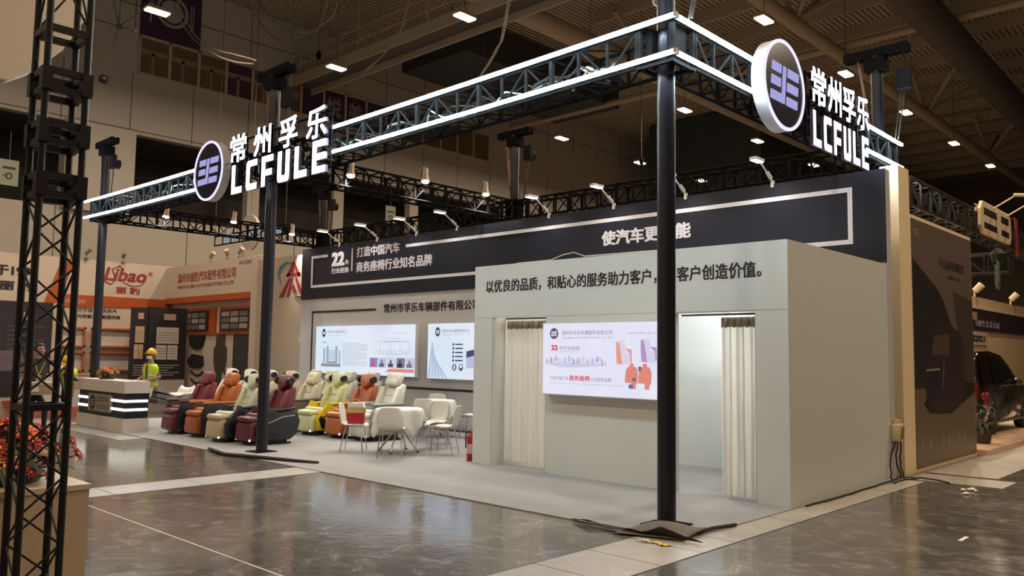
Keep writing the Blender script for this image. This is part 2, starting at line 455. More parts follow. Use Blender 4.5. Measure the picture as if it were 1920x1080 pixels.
def pendant(x, y, lab):
    t = thing('hall_lamp', lab, 'lamp', (x, y, 11.7), 0, 'hanging hall lamps')
    MB().rbox((0, 0, .06), (.36, .72, .1), .03).build('housing', M_LAMPB, t)
    MB().box((-.15, -.32, -.03), (.15, .32, .012)).build('diffuser', M_LAMP, t)
    MB().cyl((0, 0, .1), (0, 0, 4.6), .012, n=5).build('cable', M_STEELD, t)
    return t
def lamp_light(x, y, z, p, soft=.3):
    l = bpy.data.lights.new('hall_lamp_light', 'AREA'); l.energy = p; l.color = WARM; l.shape = 'RECTANGLE'; l.size = .3; l.size_y = .64
    o = bpy.data.objects.new('hall_lamp_light', l); COL.objects.link(o); o.location = (x, y, z - .04)
for x, y, lab in LAMPS:
    pendant(x, y, lab); lamp_light(x, y, 11.7, PENDANT_W)
for x, y in ((-6.2, 8.9), (.4, 8.9), (.4, 2.6), (-19.3, -3.7), (-12.7, -9.8), (-6.2, -9.8), (.4, -9.8), (7, 2.6), (7, -3.7), (7, 9), (.4, 15), (.4, 21.2), (7, 15)):
    lamp_light(x, y, 11.7, PENDANT_W)    # unseen lamps added along the grid, picked to balance the booth light
# ================================================================ THE BOOTH
M_WALL = mat('booth_white', 'bfbfc0', .55, noise=.02, nscale=1.5)
M_WALLW = mat('room_white', 'd3d6d0', .6, noise=.02, nscale=1.5)
M_BLACKP = mat('header_black', '21222c', .45, spec=.3)
M_PRINTW = mat('print_white', 'd8d4d8', .5)
M_INK = mat('print_black', '22202a', .5)
M_BLACK = mat('black_paint', '151722', .32, spec=.5)
M_BLACKR = mat('black_steel', '0c0d0e', .9, spec=.1)
M_CHROME = mat('chrome', 'c8c8cc', .18, metal=1)
M_GREYM = mat('grey_metal', '8d8c8e', .35, metal=.7)
M_LED = emat('led_tube_glow', 'dff4ff', LED_E)
M_SIGN = emat('sign_letter_glow', 'f2f0ff', SIGN_E)
XU, YU, ZU = (1, 0, 0), (0, 1, 0), (0, 0, 1)

# carpet
q = MB(); q.prism([(-15.9, -.46), (-.72, -.49), (.1, -.44), (.42, -.32), (.49, .2), (.5, 5.06), (-15.9, 5.06)], .0, .012, 'z')
M_CARPET = mat('carpet_grey', '969592', .95, noise=.1, nscale=2.2, bump=.25, bscale=220)
carpet = tag(q.build('carpet', M_CARPET), 'light grey exhibition carpet laid under the whole booth', 'carpet')
carpet = thing('carpet_edge', 'dark rucked carpet edge folded up round the corner post', 'carpet edge', (0, 0, 0))
# the rucked front corner, folded up round the post
def ruck(u, v):
    x = -.8 + u*1.5; d = v
    lift = .035*math.sin(u*9) ** 2 + .10*max(0, 1 - abs(u - .74)/.14)*v
    return (x, -.50 - .13*v*(.35 + .65*math.sin(PI*min(1, u*1.1))) + .25*max(0, u - .8)*v, .014 + lift*v + .01)
q = MB().grid(ruck, 36, 5); q.build('turned_edge', mat('carpet_underside', '2e2a2a', .9), carpet, smooth=True, solid=.006)
def flap(u, v):
    x = -.12 + u*.62; y = -.30 - v*.42 + u*.22
    return (x, y, .02 + .09*math.sin(PI*u)*math.sin(PI*min(1, v*1.15)) + .05*(1 - v)*u)
q = MB().grid(flap, 14, 8); q.build('folded_corner', mat('carpet_fold', '6e675d', .9, noise=.1, nscale=9), carpet, smooth=True, solid=.006)
carpet = thing('carpet_edge', 'dark curled carpet edge in front of the black middle post', 'carpet edge', (0, 0, 0))
q = MB().tube([(-8.9, -.42, .02), (-8.5, -.52, .03), (-8.0, -.6, .025), (-7.2, -.45, .04), (-6.5, -.22, .03), (-6.15, -.05, .02)], .03, 6)
q.build('turned_edge', mat('carpet_underside', '2e2a2a'), carpet, smooth=True)
carpet = thing('carpet_edge', 'short dark curled carpet edge right of the corner post', 'carpet edge', (0, 0, 0))
q = MB().tube([(.45, -.3, .03), (.46, .1, .035), (.5, .5, .02)], .016, 6); q.build('turned_edge', mat('carpet_underside', '2e2a2a'), carpet, smooth=True)
# strips of yellow tape rubbish by the post
t = thing('tape_scrap', 'crumpled yellow and white tape scrap by the folded carpet corner', 'rubbish', (.33, -.80, 0))
q = MB()
for i in range(9):
    a = random.uniform(2.4, 3.9); l = random.uniform(.06, .14)
    q.tube([(0, 0, .012), (math.cos(a)*l*.5, math.sin(a)*l*.5, .03), (math.cos(a)*l, math.sin(a)*l, .01)], .006, 5)
q.build('strand', mat('tape_white', 'd8d0ae', .6), t)
q = MB(); q.grid(lambda u, v: (u*.2, .02*math.sin(u*7) + v*.05, .008 + .015*math.sin(u*11 + v*2)**2), 10, 2); q.build('ribbon', mat('tape_yellow', 'cbb62e', .5), t, solid=.003)

# back wall with its black printed header
wb = struct(MB().box((-14.94, 5.10, 0), (.47, 5.28, 4.5)).build('wall_back', M_WALL))
q = MB().box((-14.94, 5.075, 3.12), (.47, 5.099, 4.5)); q.build('header_band', M_BLACKP, wb)
q = MB()
y0, y1 = 5.068, 5.076
for a, b in (((-14.47, 3.42), (0, 3.49)), ((-14.47, 3.49), (-14.40, 4.21)), ((-.07, 3.49), (0, 4.21)), ((-14.47, 4.21), (-13.72, 4.28)), ((-10.48, 4.21), (0, 4.28))):
    q.box((a[0], y0, a[1]), (b[0], y1, b[1]))
q.box((-12.645, y0, 3.77), (-12.60, y1, 4.36)); q.build('stripe_frame', M_PRINTW, wb)
q = MB()
text(q, '22', (-13.53, 5.075, 3.94), XU, ZU, .58, .37, .006, .055)
text(q, '年', (-12.92, 5.075, 3.945), XU, ZU, .17, .14, .006, .03)
text(q, '行业经验', (-13.52, 5.075, 3.745), XU, ZU, .77, .15, .006, .03)
text(q, '打造中国汽车', (-12.43, 5.075, 4.105), XU, ZU, 1.72, .26, .006, .03)
text(q, '商务座椅行业知名品牌', (-12.43, 5.075, 3.72), XU, ZU, 2.91, .27, .006, .03)
text(q, '使汽车更智能', (-4.68, 5.075, 3.765), XU, ZU, 1.92, .28, .006, .035)
q.build('header_lettering', M_PRINTW, wb)
q = MB(); text(q, '常州市孚乐车辆部件有限公司', (-11.29, 5.099, 2.665), XU, ZU, 3.32, .225, .004, .02)
for a, b in (((-14.40, 2.74), (-11.61, 2.79)), ((-14.40, .93), (-14.35, 2.74)), ((-14.40, .88), (-5.2, .93)), ((-7.75, 2.74), (-5.2, 2.79))): q.box((a[0], 5.09, a[1]), (b[0], 5.099, b[1]))
q.build('wall_lettering', M_INK, wb)
struct(MB().box((-14.94, 5.07, .0), (-4.75, 5.099, .05)).build('baseboard_back', mat('skirting_dark', '4c4a50', .5), wb))

# meeting room in front of the back wall
YF, ZR = 1.84, 3.09
wf = MB()
wf.box((-4.745, YF, .012), (-4.34, YF + .30, ZR))                 # left pier
wf.box((-4.34, YF, 2.275), (-3.24, YF + .10, ZR))
wf.box((-3.24, YF, .012), (-1.06, YF + .10, ZR))
wf.box((-1.06, YF, 2.26), (.05, YF + .10, ZR))
wf.box((.05, YF, .012), (.462, YF + .10, ZR))
wfo = struct(wf.build('wall_front', M_WALLW))
q = MB()
for x in (-4.34, -3.24, -1.06, .05): q.box((x - .003, YF - .0015, 0), (x + .003, YF + .001, ZR) if False else (x + .003, YF + .001, 2.27))
q.box((-4.745, YF - .0015, 2.268), (.462, YF + .001, 2.274))
q.build('panel_joint', mat('joint_grey', '9b988e', .7), wfo)
q = MB(); text(q, '以优良的品质，和贴心的服务助力客户，为客户创造价值。', (-4.49, YF - .0, 2.66), XU, ZU, 4.63, .20, .004, .02); q.build('slogan_lettering', M_INK, wfo)
struct(MB().box((.42, YF + .10, .012), (.462, 5.10, ZR)).build('wall_side', M_WALLW))
struct(MB().box((-4.745, YF + .30, .012), (-4.70, 5.07, ZR)).build('wall_room_left', M_WALLW))
struct(MB().box((-4.70, 4.2, .012), (.42, 4.26, ZR)).build('wall_room_inner', M_WALLW))
struct(MB().box((-1.0, YF + 1.35, .012), (.42, YF + 1.39, ZR - .2)).build('wall_partition', M_WALLW))
struct(MB().box((-1.0, YF + 1.325, .012), (.42, YF + 1.35, .04)).build('baseboard_room', M_BLACKP))
# loose wire along the top edge of the room
t = tag(MB().tube([(-3.9, 1.9, 3.1), (-3.2, 1.88, 3.10), (-2.95, 1.87, 3.16), (-2.75, 1.87, 3.18), (-2.55, 1.87, 3.11), (-1.2, 1.88, 3.10)], .008, 5).build('loose_cable', mat('white_cable', 'd5d3cc', .5)), 'thin white cable looped on the top edge of the white room', 'cable')

# curtains and their rails
CURT = mat('curtain_cloth', 'f7f4ee', .85)
_nt = CURT.node_tree; _tl = _nt.nodes.new('ShaderNodeBsdfTranslucent'); _tl.inputs[0].default_value = (*lin('f4f2ea'), 1)
_mx = _nt.nodes.new('ShaderNodeMixShader'); _mx.inputs[0].default_value = .5
_nt.links.new(_nt.nodes['Principled BSDF'].outputs[0], _mx.inputs[1]); _nt.links.new(_tl.outputs[0], _mx.inputs[2])
_nt.links.new(_mx.outputs[0], _nt.nodes['Material Output'].inputs[0])
def curtain(name, label, x0, x1, y, z0, z1, folds, rail):
    c = thing(name, label, 'curtain', ((x0 + x1)/2, y, 0))
    h = (x1 - x0)/2
    def fn(u, v):
        x = -h + 2*h*u; z = z0 + (z1 - z0)*v
        amp = .035*(1 - .35*v); ph = folds*2*PI*u
        return (x + .012*math.sin(ph*2 + 1), amp*math.sin(ph) + .018*math.sin(ph*.43 + 2) + .01*math.sin(v*9 + u*13)*(1 - v), z + .012*math.sin(ph*.5)*(1 - v))
    MB().grid(fn, folds*10, 10).build('cloth', CURT, c, smooth=180)
    def fn2(u, v):
        p = fn(u, 1.0); return (p[0]*1.0, p[1] - .006, z1 - .13 + .13*v + .02*abs(math.sin(folds*2*PI*u))*(1 - v))
    MB().grid(fn2, folds*10, 2).build('heading_tape', mat('curtain_heading', 'a69f90', .85), c, smooth=180, solid=.006)
    MB().cyl((rail[0] - (x0 + x1)/2, 0, z1 + .04), (rail[1] - (x0 + x1)/2, 0, z1 + .04), .014).build('rail', mat('rail_dark', '3a3836', .4), c, smooth=True)
curtain('curtain', 'white pleated curtain in the room doorway behind the light box, nearer the extinguisher', -4.33, -3.02, YF + .30, .06, 2.225, 12, (-4.33, -3.02))
curtain('curtain', 'white pleated curtain drawn aside in the right doorway beside the corner post', -.50, .04, YF + .16, .035, 2.20, 6, (-1.05, .045))

# ---------------------------------------------------------------- light boxes
def E(name, col): return emat('backlit_' + name, col, SCREEN_E)
M_ED = E('ink', '62606e'); M_EG = E('grey', '9d9fb2'); M_ER = E('red', 'd8465a'); M_EW = E('paper', 'f6f4ff')
def backlit_mat(name, cols, axis='X', scale=1.0):
    """printed sheet lit from behind: soft printed tints"""
    m = bpy.data.materials.new(name); m.use_nodes = True; nt = m.node_tree; nt.nodes.clear()
    tc = nt.nodes.new('ShaderNodeTexCoord'); nz = nt.nodes.new('ShaderNodeTexNoise'); nz.inputs['Scale'].default_value = .9*scale; nz.inputs['Detail'].default_value = 2
    nt.links.new(tc.outputs['Object'], nz.inputs['Vector'])
    r = nt.nodes.new('ShaderNodeValToRGB'); r.color_ramp.elements[0].position = .3; r.color_ramp.elements[1].position = .7
    r.color_ramp.elements[0].color = (*lin(cols[0]), 1); r.color_ramp.elements[1].color = (*lin(cols[2]), 1)
    e = r.color_ramp.elements.new(.5); e.color = (*lin(cols[1]), 1)
    nt.links.new(nz.outputs['Fac'], r.inputs[0])
    em = nt.nodes.new('ShaderNodeEmission'); em.inputs[1].default_value = SCREEN_E
    nt.links.new(r.outputs[0], em.inputs[0]); o = nt.nodes.new('ShaderNodeOutputMaterial'); nt.links.new(em.outputs[0], o.inputs[0])
    return m
def disc(mb, c, u, v, r, d=0., n=28, squash=1.0):
    c, u, v = Vector(c), Vector(u), Vector(v); nn = u.cross(v)
    vs = [c + u*r*squash*math.cos(2*PI*i/n) + v*r*math.sin(2*PI*i/n) + nn*d for i in range(n)]
    return mb.add(vs, [tuple(range(n))])
EMB = [((-.66, .22), (-.22, .42)), ((-.66, -.10), (-.22, .10)), ((.12, .22), (.66, .42)), ((.12, -.11), (.66, .09)), ((.12, -.44), (.66, -.24))]
def emblem_bars(mb, c, u, v, r, d0, d1, it=.13):
    c, u, v = Vector(c), Vector(u), Vector(v); nn = u.cross(v)
    polys = [[(a[0], a[1]), (b[0], a[1]), (b[0], b[1]), (a[0], b[1])] for a, b in EMB]
    polys.append([(-.66, -.44), (.02, -.44), (.02, .42), (-.12, .42), (-.12, -.24), (-.66, -.24)])
    for p in polys:
        P = [c + u*r*(x + it*y) + v*r*y for x, y in p]; k = len(P)
        mb.add([q + nn*d1 for q in P] + [q + nn*d0 for q in P], [tuple(range(k))] + [(i, (i+1) % k, k + (i+1) % k, k + i) for i in range(k)])
    return mb
def flat(mb, y, *pts): return mb.add([(p[0], y, p[1]) for p in pts], [tuple(range(len(pts)))])
def rect(mb, y, x0, z0, x1, z1): return flat(mb, y, (x0, z0), (x1, z0), (x1, z1), (x0, z1))
def lightbox(label, x0, x1, z0, z1, y, d, face):
    t = thing('light_box', label, 'light box', ((x0 + x1)/2, y, z0), 0, 'light boxes in the booth')
    w, h = x1 - x0, z1 - z0
    MB().box((-w/2, -d, 0), (w/2, 0, h)).build('box_frame', mat('box_frame_white', 'd9d8d8', .4), t)
    MB().box((-w/2 + .012, -d - .004, .012), (w/2 - .012, -d - .0005, h - .012)).build('face', face, t)
    return t, -(x0 + x1)/2, -z0, -d - .0055
# front box on the room
t, ox, oz, yf = lightbox('wide lavender white light box on the white room front, nearest the corner post', -3.17, -1.12, 1.145, 2.165, YF, .15, backlit_mat('backlit_sheet_front', ('f4f2ff', 'ecebff', 'f8f6ff')))
X = lambda x: x + ox
Z = lambda z: z + oz
q = MB(); disc(q, (X(-2.95), yf, Z(2.01)), XU, ZU, .078); q.build('logo_disc', M_ED, t)
q = MB(); emblem_bars(q, (X(-2.95), yf - .001, Z(2.01)), XU, ZU, .078, 0, .001); q.build('logo_bars', M_EW, t)
q = MB(); text(q, '常州市孚乐车辆部件有限公司', (X(-2.80), yf, Z(1.985)), XU, ZU, .87, .065, 0, .01, 1, solid=False)
text(q, 'Changzhou Fule Vehicle Parts Co., Ltd', (X(-2.80), yf, Z(1.93)), XU, ZU, .87, .035, 0, .01, 1, solid=False)
text(q, 'www.czfuleqc.com', (X(-1.68), yf, Z(1.99)), XU, ZU, .50, .03, 0, .005, 1, solid=False)
text(q, '年行业经验', (X(-2.85), yf, Z(1.775)), XU, ZU, .37, .06, 0, .008, 1, solid=False)
text(q, '打造中国汽车', (X(-3.02), yf, Z(1.355)), XU, ZU, .34, .055, 0, .006, 1, solid=False)
text(q, '行业知名品牌', (X(-2.29), yf, Z(1.355)), XU, ZU, .35, .055, 0, .006, 1, solid=False)
text(q, "Building a well-known brand in the Chinese automobile business seat industry", (X(-3.02), yf, Z(1.30)), XU, ZU, 1.3, .022, 0, .0, 1, solid=False)
q.build('lettering', M_EG, t)
q = MB(); text(q, '22', (X(-3.0), yf, Z(1.775)), XU, ZU, .125, .075, 0, .05, 1, solid=False)
text(q, '商务座椅', (X(-2.665), yf, Z(1.35)), XU, ZU, .36, .08, 0, .02, 1, solid=False)
text(q, '22 years of industry experience', (X(-3.0), yf, Z(1.745)), XU, ZU, .5, .018, 0, .0, 1, solid=False); q.build('lettering', M_ER, t)
def seat_pic(mb_a, mb_b, cx, cz, s, y, wx=1.55):
    """a small printed armchair: a = coloured sides, b = pale cushions"""
    def flat(mb, yy, *P): return mb.add([(cx + (p[0] - cx)*wx, yy, p[1]) for p in P], [tuple(range(len(P)))])
    flat(mb_a, y, (cx - .42*s, cz + .85*s), (cx - .25*s, cz + .9*s), (cx - .12*s, cz + .0*s), (cx - .05*s, cz - .85*s), (cx - .38*s, cz - .8*s), (cx - .42*s, cz))
    flat(mb_a, y, (cx + .1*s, cz + .35*s), (cx + .5*s, cz + .3*s), (cx + .52*s, cz - .7*s), (cx + .42*s, cz - .7*s), (cx + .38*s, cz))
    flat(mb_b, y - .0005, (cx - .3*s, cz + .95*s), (cx + .08*s, cz + .95*s), (cx + .16*s, cz + .5*s), (cx + .1*s, cz), (cx + .4*s, cz), (cx + .44*s, cz - .85*s), (cx - .04*s, cz - .85*s), (cx - .1*s, cz + .1*s))
qa, qb, qc, qd = MB(), MB(), MB(), MB()
seat_pic(qa, qb, X(-1.75), Z(1.74), .175, yf); qa.build('seat_picture', E('coral', 'eda497'), t); qb.build('seat_picture', E('pale_seat', 'e4dcec'), t)
q = MB(); seat_pic(q, qc, X(-1.36), Z(1.77), .17, yf); q.build('seat_picture', E('violet', 'bb9bcc'), t); qc.build('seat_picture', E('pale_seat2', 'ded9f0'), t)
q = MB()
for dx in (0, .21):
    bx = -1.62 + dx
    flat(q, yf, (X(bx - .10), Z(1.42)), (X(bx + .11), Z(1.42)), (X(bx + .10), Z(1.52)), (X(bx + .07), Z(1.565)), (X(bx - .05), Z(1.565)), (X(bx - .085), Z(1.52)))
    flat(q, yf, (X(bx - .03), Z(1.565)), (X(bx + .04), Z(1.565)), (X(bx + .035), Z(1.61)), (X(bx - .025), Z(1.61)))
    flat(q, yf, (X(bx - .1), Z(1.355)), (X(bx + .1), Z(1.345)), (X(bx + .1), Z(1.42)), (X(bx - .1), Z(1.42)))
    flat(q, yf, (X(bx + .0), Z(1.28)), (X(bx + .07), Z(1.275)), (X(bx + .08), Z(1.35)), (X(bx + .0), Z(1.355)))
q.build('bench_picture', E('coral_red', 'e89080'), t)
q = MB(); rect(q, yf - .001, X(-1.66), Z(1.28), X(-1.59), Z(1.335)); rect(q, yf - .001, X(-1.51), Z(1.51), X(-1.46), Z(1.57)); disc(q, (X(-1.575), yf - .001, Z(1.40)), XU, ZU, .03); q.build('print_pattern', E('dark_detail', '77748c'), t)
CW = [E('mini_%d' % i, c) for i, c in enumerate(('a9b0de', '8f97d2', 'd59aae', 'cfcde6', 'b9b6d6'))]
q = MB(); flat(q, yf, (X(-3.12), Z(1.60)), (X(-2.85), Z(1.535)), (X(-2.45), Z(1.54)), (X(-2.02), Z(1.57)), (X(-2.02), Z(1.60)), (X(-2.6), Z(1.61))); q.build('crowd_picture', E('ground', 'd5d3ee'), t)
for k in range(5):
    q = MB(); q2 = MB()
    for i in range(k, 13, 5):
        seat_pic(q, q2, X(-3.06 + .082*i), Z(1.615 + .022*((i*7) % 3)), .048, yf - .0008*(1 + i % 4), 1.5)
    q.build('crowd_picture', CW[k], t); q2.build('crowd_picture', E('mini_pale', 'e6e3f4'), t)
# first box on the back wall
t, ox, oz, yf = lightbox('wide pale blue light box with a factory building, left on the back wall', -14.03, -9.95, 1.15, 2.385, 5.10, .10, backlit_mat('backlit_sheet_blue', ('d9efff', 'ecf4ff', 'ddd8ff'), scale=.6))
q = MB(); disc(q, (X(-13.66), yf, Z(2.2)), XU, ZU, .11, squash=.75); q.build('logo_disc', E('navy', '3c4166'), t)
q = MB(); emblem_bars(q, (X(-13.66), yf - .001, Z(2.2)), XU, ZU, .085, 0, .001); q.build('logo_bars', M_EW, t)
q = MB(); text(q, '常州市孚乐车辆部件有限公司', (X(-13.5), yf, Z(2.19)), XU, ZU, .85, .07, 0, .01, 1, solid=False)
text(q, 'Changzhou Fule Vehicle Parts Co., Ltd', (X(-13.5), yf, Z(2.12)), XU, ZU, .85, .035, 0, .0, 1, solid=False)
text(q, '公司简介', (X(-13.74), yf, Z(1.93)), XU, ZU, .25, .05, 0, .01, 1, solid=False)
for i in range(14):
    rect(q, yf, X(-12.82), Z(1.93 - .042*i), X(-12.82 + (1.05 if i % 5 else .7)), Z(1.938 - .042*i))
text(q, 'www.czfuleqc.com', (X(-10.75), yf, Z(2.16)), XU, ZU, .5, .03, 0, .0, 1, solid=False)
q.build('lettering', M_EG, t)
q = MB()                                            # factory building
for a in ((-13.66, 1.42, -13.58, 1.80), (-13.52, 1.42, -13.42, 1.86), (-13.12, 1.42, -13.02, 1.86), (-12.96, 1.42, -12.90, 1.74)): rect(q, yf, X(a[0]), Z(a[1]), X(a[2]), Z(a[3]))
for i in range(6): rect(q, yf, X(-13.42), Z(1.50 + .045*i), X(-13.12), Z(1.52 + .045*i))
q.build('building_picture', E('building', 'a9b4c8'), t)
q = MB(); rect(q, yf, X(-13.74), Z(1.33), X(-12.88), Z(1.41)); rect(q, yf - .001, X(-13.45), Z(1.42), X(-13.1), Z(1.47)); q.build('building_picture', E('street', '9a9aa6'), t)
q = MB()                                            # faint site plan
def frame(q, x0, z0, x1, z1, s=.008):
    rect(q, yf, X(x0), Z(z0), X(x1), Z(z0 + s)); rect(q, yf, X(x0), Z(z1 - s), X(x1), Z(z1)); rect(q, yf, X(x0), Z(z0), X(x0 + s), Z(z1)); rect(q, yf, X(x1 - s), Z(z0), X(x1), Z(z1))
frame(q, -11.5, 1.68, -10.2, 1.99); frame(q, -11.3, 1.72, -10.9, 1.95); frame(q, -10.85, 1.66, -10.5, 1.97); frame(q, -10.45, 1.70, -10.15, 1.98); frame(q, -11.0, 1.61, -10.6, 1.7); frame(q, -11.1, 1.97, -10.55, 2.05)
for i in range(9): rect(q, yf, X(-11.4 + .14*i), Z(1.73), X(-11.38 + .14*i), Z(1.78))
q.build('plan_picture', E('plan', 'b5b0cc'), t)
for i, (c1, c2) in enumerate((('9a8fc4', 'd0648a'), ('c9c9e6', '6a6a86'), ('d6d6ea', '55566e'), ('8a8298', '3d3946'), ('cfcde0', '7d7b92'))):
    q = MB(); x = -11.66 + .345*i; rect(q, yf, X(x), Z(1.355), X(x + .31), Z(1.585)); q.build('photo_print', E('ph%da' % i, c1), t)
    q = MB(); rect(q, yf - .001, X(x + .03), Z(1.365), X(x + .22), Z(1.45)); rect(q, yf - .001, X(x + .1), Z(1.44), X(x + .16), Z(1.53)); q.build('photo_print', E('ph%db' % i, c2), t)
q = MB(); flat(q, yf, (X(-11.05), Z(1.25)), (X(-9.98), Z(1.25)), (X(-9.98), Z(1.33)), (X(-10.9), Z(1.33))); q.build('coral_ribbon', E('coral_band', 'e79384'), t)
# second box on the back wall
t, ox, oz, yf = lightbox('pale blue light box with an icon list, cut off by the white room', -9.53, -5.5, 1.14, 2.385, 5.10, .10, backlit_mat('backlit_sheet_blue2', ('d5e9fb', 'eef3ff', 'f2f2ff'), scale=.8))
q = MB(); disc(q, (X(-9.19), yf, Z(2.19)), XU, ZU, .105, squash=.8); disc(q, (X(-8.62), yf, Z(1.41)), XU, ZU, .075, squash=.9); disc(q, (X(-8.41), yf, Z(1.41)), XU, ZU, .075, squash=.9)
for i in range(5): disc(q, (X(-8.66), yf, Z(1.91 - .088*i)), XU, ZU, .03); rect(q, yf, X(-8.6), Z(1.895 - .088*i), X(-8.36), Z(1.925 - .088*i))
flat(q, yf, (X(-8.24), Z(1.76)), (X(-7.9), Z(1.82)), (X(-7.9), Z(1.68)), (X(-8.25), Z(1.62))); q.build('print_pattern', E('navy2', '4c5172'), t)
q = MB(); emblem_bars(q, (X(-9.19), yf - .001, Z(2.19)), XU, ZU, .085, 0, .001); disc(q, (X(-8.62), yf - .001, Z(1.41)), XU, ZU, .055, squash=.5); disc(q, (X(-8.41), yf - .001, Z(1.43)), XU, ZU, .04); q.build('logo_bars', M_EW, t)
q = MB(); text(q, '常州市孚乐车辆部件有限公司', (X(-9.03), yf, Z(2.17)), XU, ZU, .86, .075, 0, .012, 1, solid=False); text(q, 'Changzhou Fule Vehicle Parts Co., Ltd', (X(-9.03), yf, Z(2.11)), XU, ZU, .86, .035, 0, 0, 1, solid=False); q.build('lettering', M_EG, t)
q = MB()
for i in range(6):
    o = .09*i; flat(q, yf, (X(-9.5 + o*1.3), Z(1.17)), (X(-9.42 + o*1.3), Z(1.17)), (X(-9.34 + o*.2), Z(1.95 - o*.8)), (X(-9.38 + o*.2), Z(1.97 - o*.8)))
q.build('glass_streaks', E('streak', 'b8cbe4'), t)
q = MB(); rect(q, yf, X(-8.24), Z(1.4), X(-7.8), Z(1.64)); q.build('seat_picture', E('pale_seat3', 'c6c2e4'), t)

# lamp light inside the meeting room
l = bpy.data.lights.new('room_lamp_light', 'POINT'); l.energy = 80; l.color = (.80, .88, 1.0); l.shadow_soft_size = .2
o = bpy.data.objects.new('room_lamp_light', l); COL.objects.link(o); o.location = (-1.6, 2.9, 2.6)
# ================================================================ TRUSS FRAME, TUBES, SIGNS
XL, YB = -15.7, 6.22
ZT0, ZT1 = 4.75, 5.15
def sag(x): return -.075*max(0., 1 - ((x + 8)/8.2)**2)
def truss(name, label, p, q, sagging=False, size=.4, z0=ZT0, z1=ZT1, step=.4, group='box trusses of the booth frame', m=None):
    """box truss along x or y: four chords and a lattice"""
    p, q = Vector((*p, 0)), Vector((*q, 0)); L = (q - p).length; d = (q - p)/L; s = Vector((-d.y, d.x, 0))*size/2
    t = thing(name, label, 'truss', (p.x, p.y, 0), 0, group)
    m = m or M_BLACKR; n = max(1, int(L/step)); 
    def bend(mb):
        if sagging: mb.map(lambda v: Vector((v.x, v.y, v.z + sag(v.x + p.x))))
        return mb
    for sg in (-1, 1):
        for z in (z0, z1):
            mb = MB()
            k = 10 if sagging else 1
            pts = [d*(L*i/k) + s*sg + Vector((0, 0, z)) for i in range(k+1)]
            bend(mb.tube(pts, .024, 8)).build('chord', m, t, smooth=True)
    mb = MB()
    for i in range(n + 1):
        a = d*(L*i/n)
        for sg in (-1, 1): mb.bar(a + s*sg + Vector((0,0,z0)), a + s*sg + Vector((0,0,z1)), .03 if i % 3 else .05)
        for z in (z0, z1): mb.bar(a - s + Vector((0,0,z)), a + s + Vector((0,0,z)), .022)
        if i < n:
            b = d*(L*(i+1)/n); u, v = (z0, z1) if i % 2 else (z1, z0)
            for sg in (-1, 1): mb.bar(a + s*sg + Vector((0,0,u)), b + s*sg + Vector((0,0,v)), .02)
            if i % 2:
                for z in (z0, z1): mb.bar(a - s + Vector((0,0,z)), b + s + Vector((0,0,z)), .018)
    bend(mb).build('lattice', m, t)
    return t
truss('box_truss', 'long front truss behind the light tubes, between corner post and middle post', (-.22, 0), (-7.83, 0), True)
truss('box_truss', 'front truss on the far left, behind the light tubes and round logo', (-8.25, 0), (-15.5, 0), True)
truss('box_truss', 'short side truss from the corner post to the right rear post', (0, .22), (0, 6.0))
truss('box_truss', 'middle truss carrying three spotlights from middle post to back', (-8.04, .22), (-8.04, 6.0))
truss('box_truss', 'far left side truss carrying three spotlights, before the beige hall wall', (XL, .22), (XL, 6.0))
truss('box_truss', 'rear truss above the black header, right half behind arm lights', (-.22, YB), (-7.83, YB))
truss('box_truss', 'rear truss above the black header, left half beyond the middle truss', (-8.25, YB), (-15.5, YB))
def post(label, x, y, top, head=True, seen_base=True):
    t = thing('truss_post', label, 'post', (x, y, .012), 0, 'black posts of the booth frame')
    MB().cyl((0, 0, 0), (0, 0, top), .095, n=24).build('pole', M_BLACK, t, smooth=True)
    MB().box((-.19, -.19, 0), (.19, .19, .012)).build('base_plate', M_BLACKR, t)
    q = MB()
    for sx in (-1, 1):
        for sy in (-1, 1): q.box((sx*.2 - .025, sy*.2 - .025, ZT0 - .05), (sx*.2 + .025, sy*.2 + .025, ZT1 + .03))
    for z in (ZT0 - .05, ZT1):
        for a in (-1, 1):
            q.box((-.22, a*.2 - .02, z), (.22, a*.2 + .02, z + .04)); q.box((a*.2 - .02, -.22, z), (a*.2 + .02, .22, z + .04))
    for sx in (-1, 1): q.box((sx*.13 - .035, -.13, ZT0), (sx*.13 + .035, .13, ZT1))
    q.build('sleeve', M_BLACKR, t)
    if head:
        q = MB().box((-.5, -.09, top - .02), (.5, -.03, top + .12)).box((-.5, .03, top - .02), (.5, .09, top + .12))
        q.cyl((-.42, -.1, top + .05), (-.42, .1, top + .05), .075, n=12).cyl((.42, -.1, top + .05), (.42, .1, top + .05), .075, n=12)
        q.box((-.16, -.13, top - .25), (.16, .13, top - .04)); q.build('head_block', M_BLACKR, t)
        q = MB().cyl((.40, 0, top - .5), (.40, .16, top - .5), .11, n=14).box((.3, -.05, top - .62), (.52, .05, top - .3)); q.build('chain_hoist', mat('hoist_body', '0f0e12', .8, spec=.2), t)
        q = MB().cyl((.42, .02, top - .6), (.30, .02, ZT1 + .05), .012, n=6).cyl((.36, .05, top - .6), (.24, .05, ZT1 + .05), .012, n=6); q.build('chain', mat('chain_dark', '4a4846', .5, metal=.5), t)
        q = MB().bar((-.3, .02, top), (-.13, .0, ZT1 + .3), .07, .02); q.build('strap', mat('lifting_strap', '7b5d54', .8), t)
    return t
post('tall black corner post standing on the folded carpet corner', 0, 0, 6.3)
post('black middle post of the front row, in front of the dark maroon seat', -8.04, .08, 6.5)
post('black left post behind the white reception desk and its flowers', XL, .1, 6.55)
post('black right rear post beyond the side sign letters', 0, YB, 6.6)
post('black rear middle post rising behind the black header', -8.04, YB, 6.7)
post('black rear left post of the frame, behind the far left truss', XL, YB, 6.4)

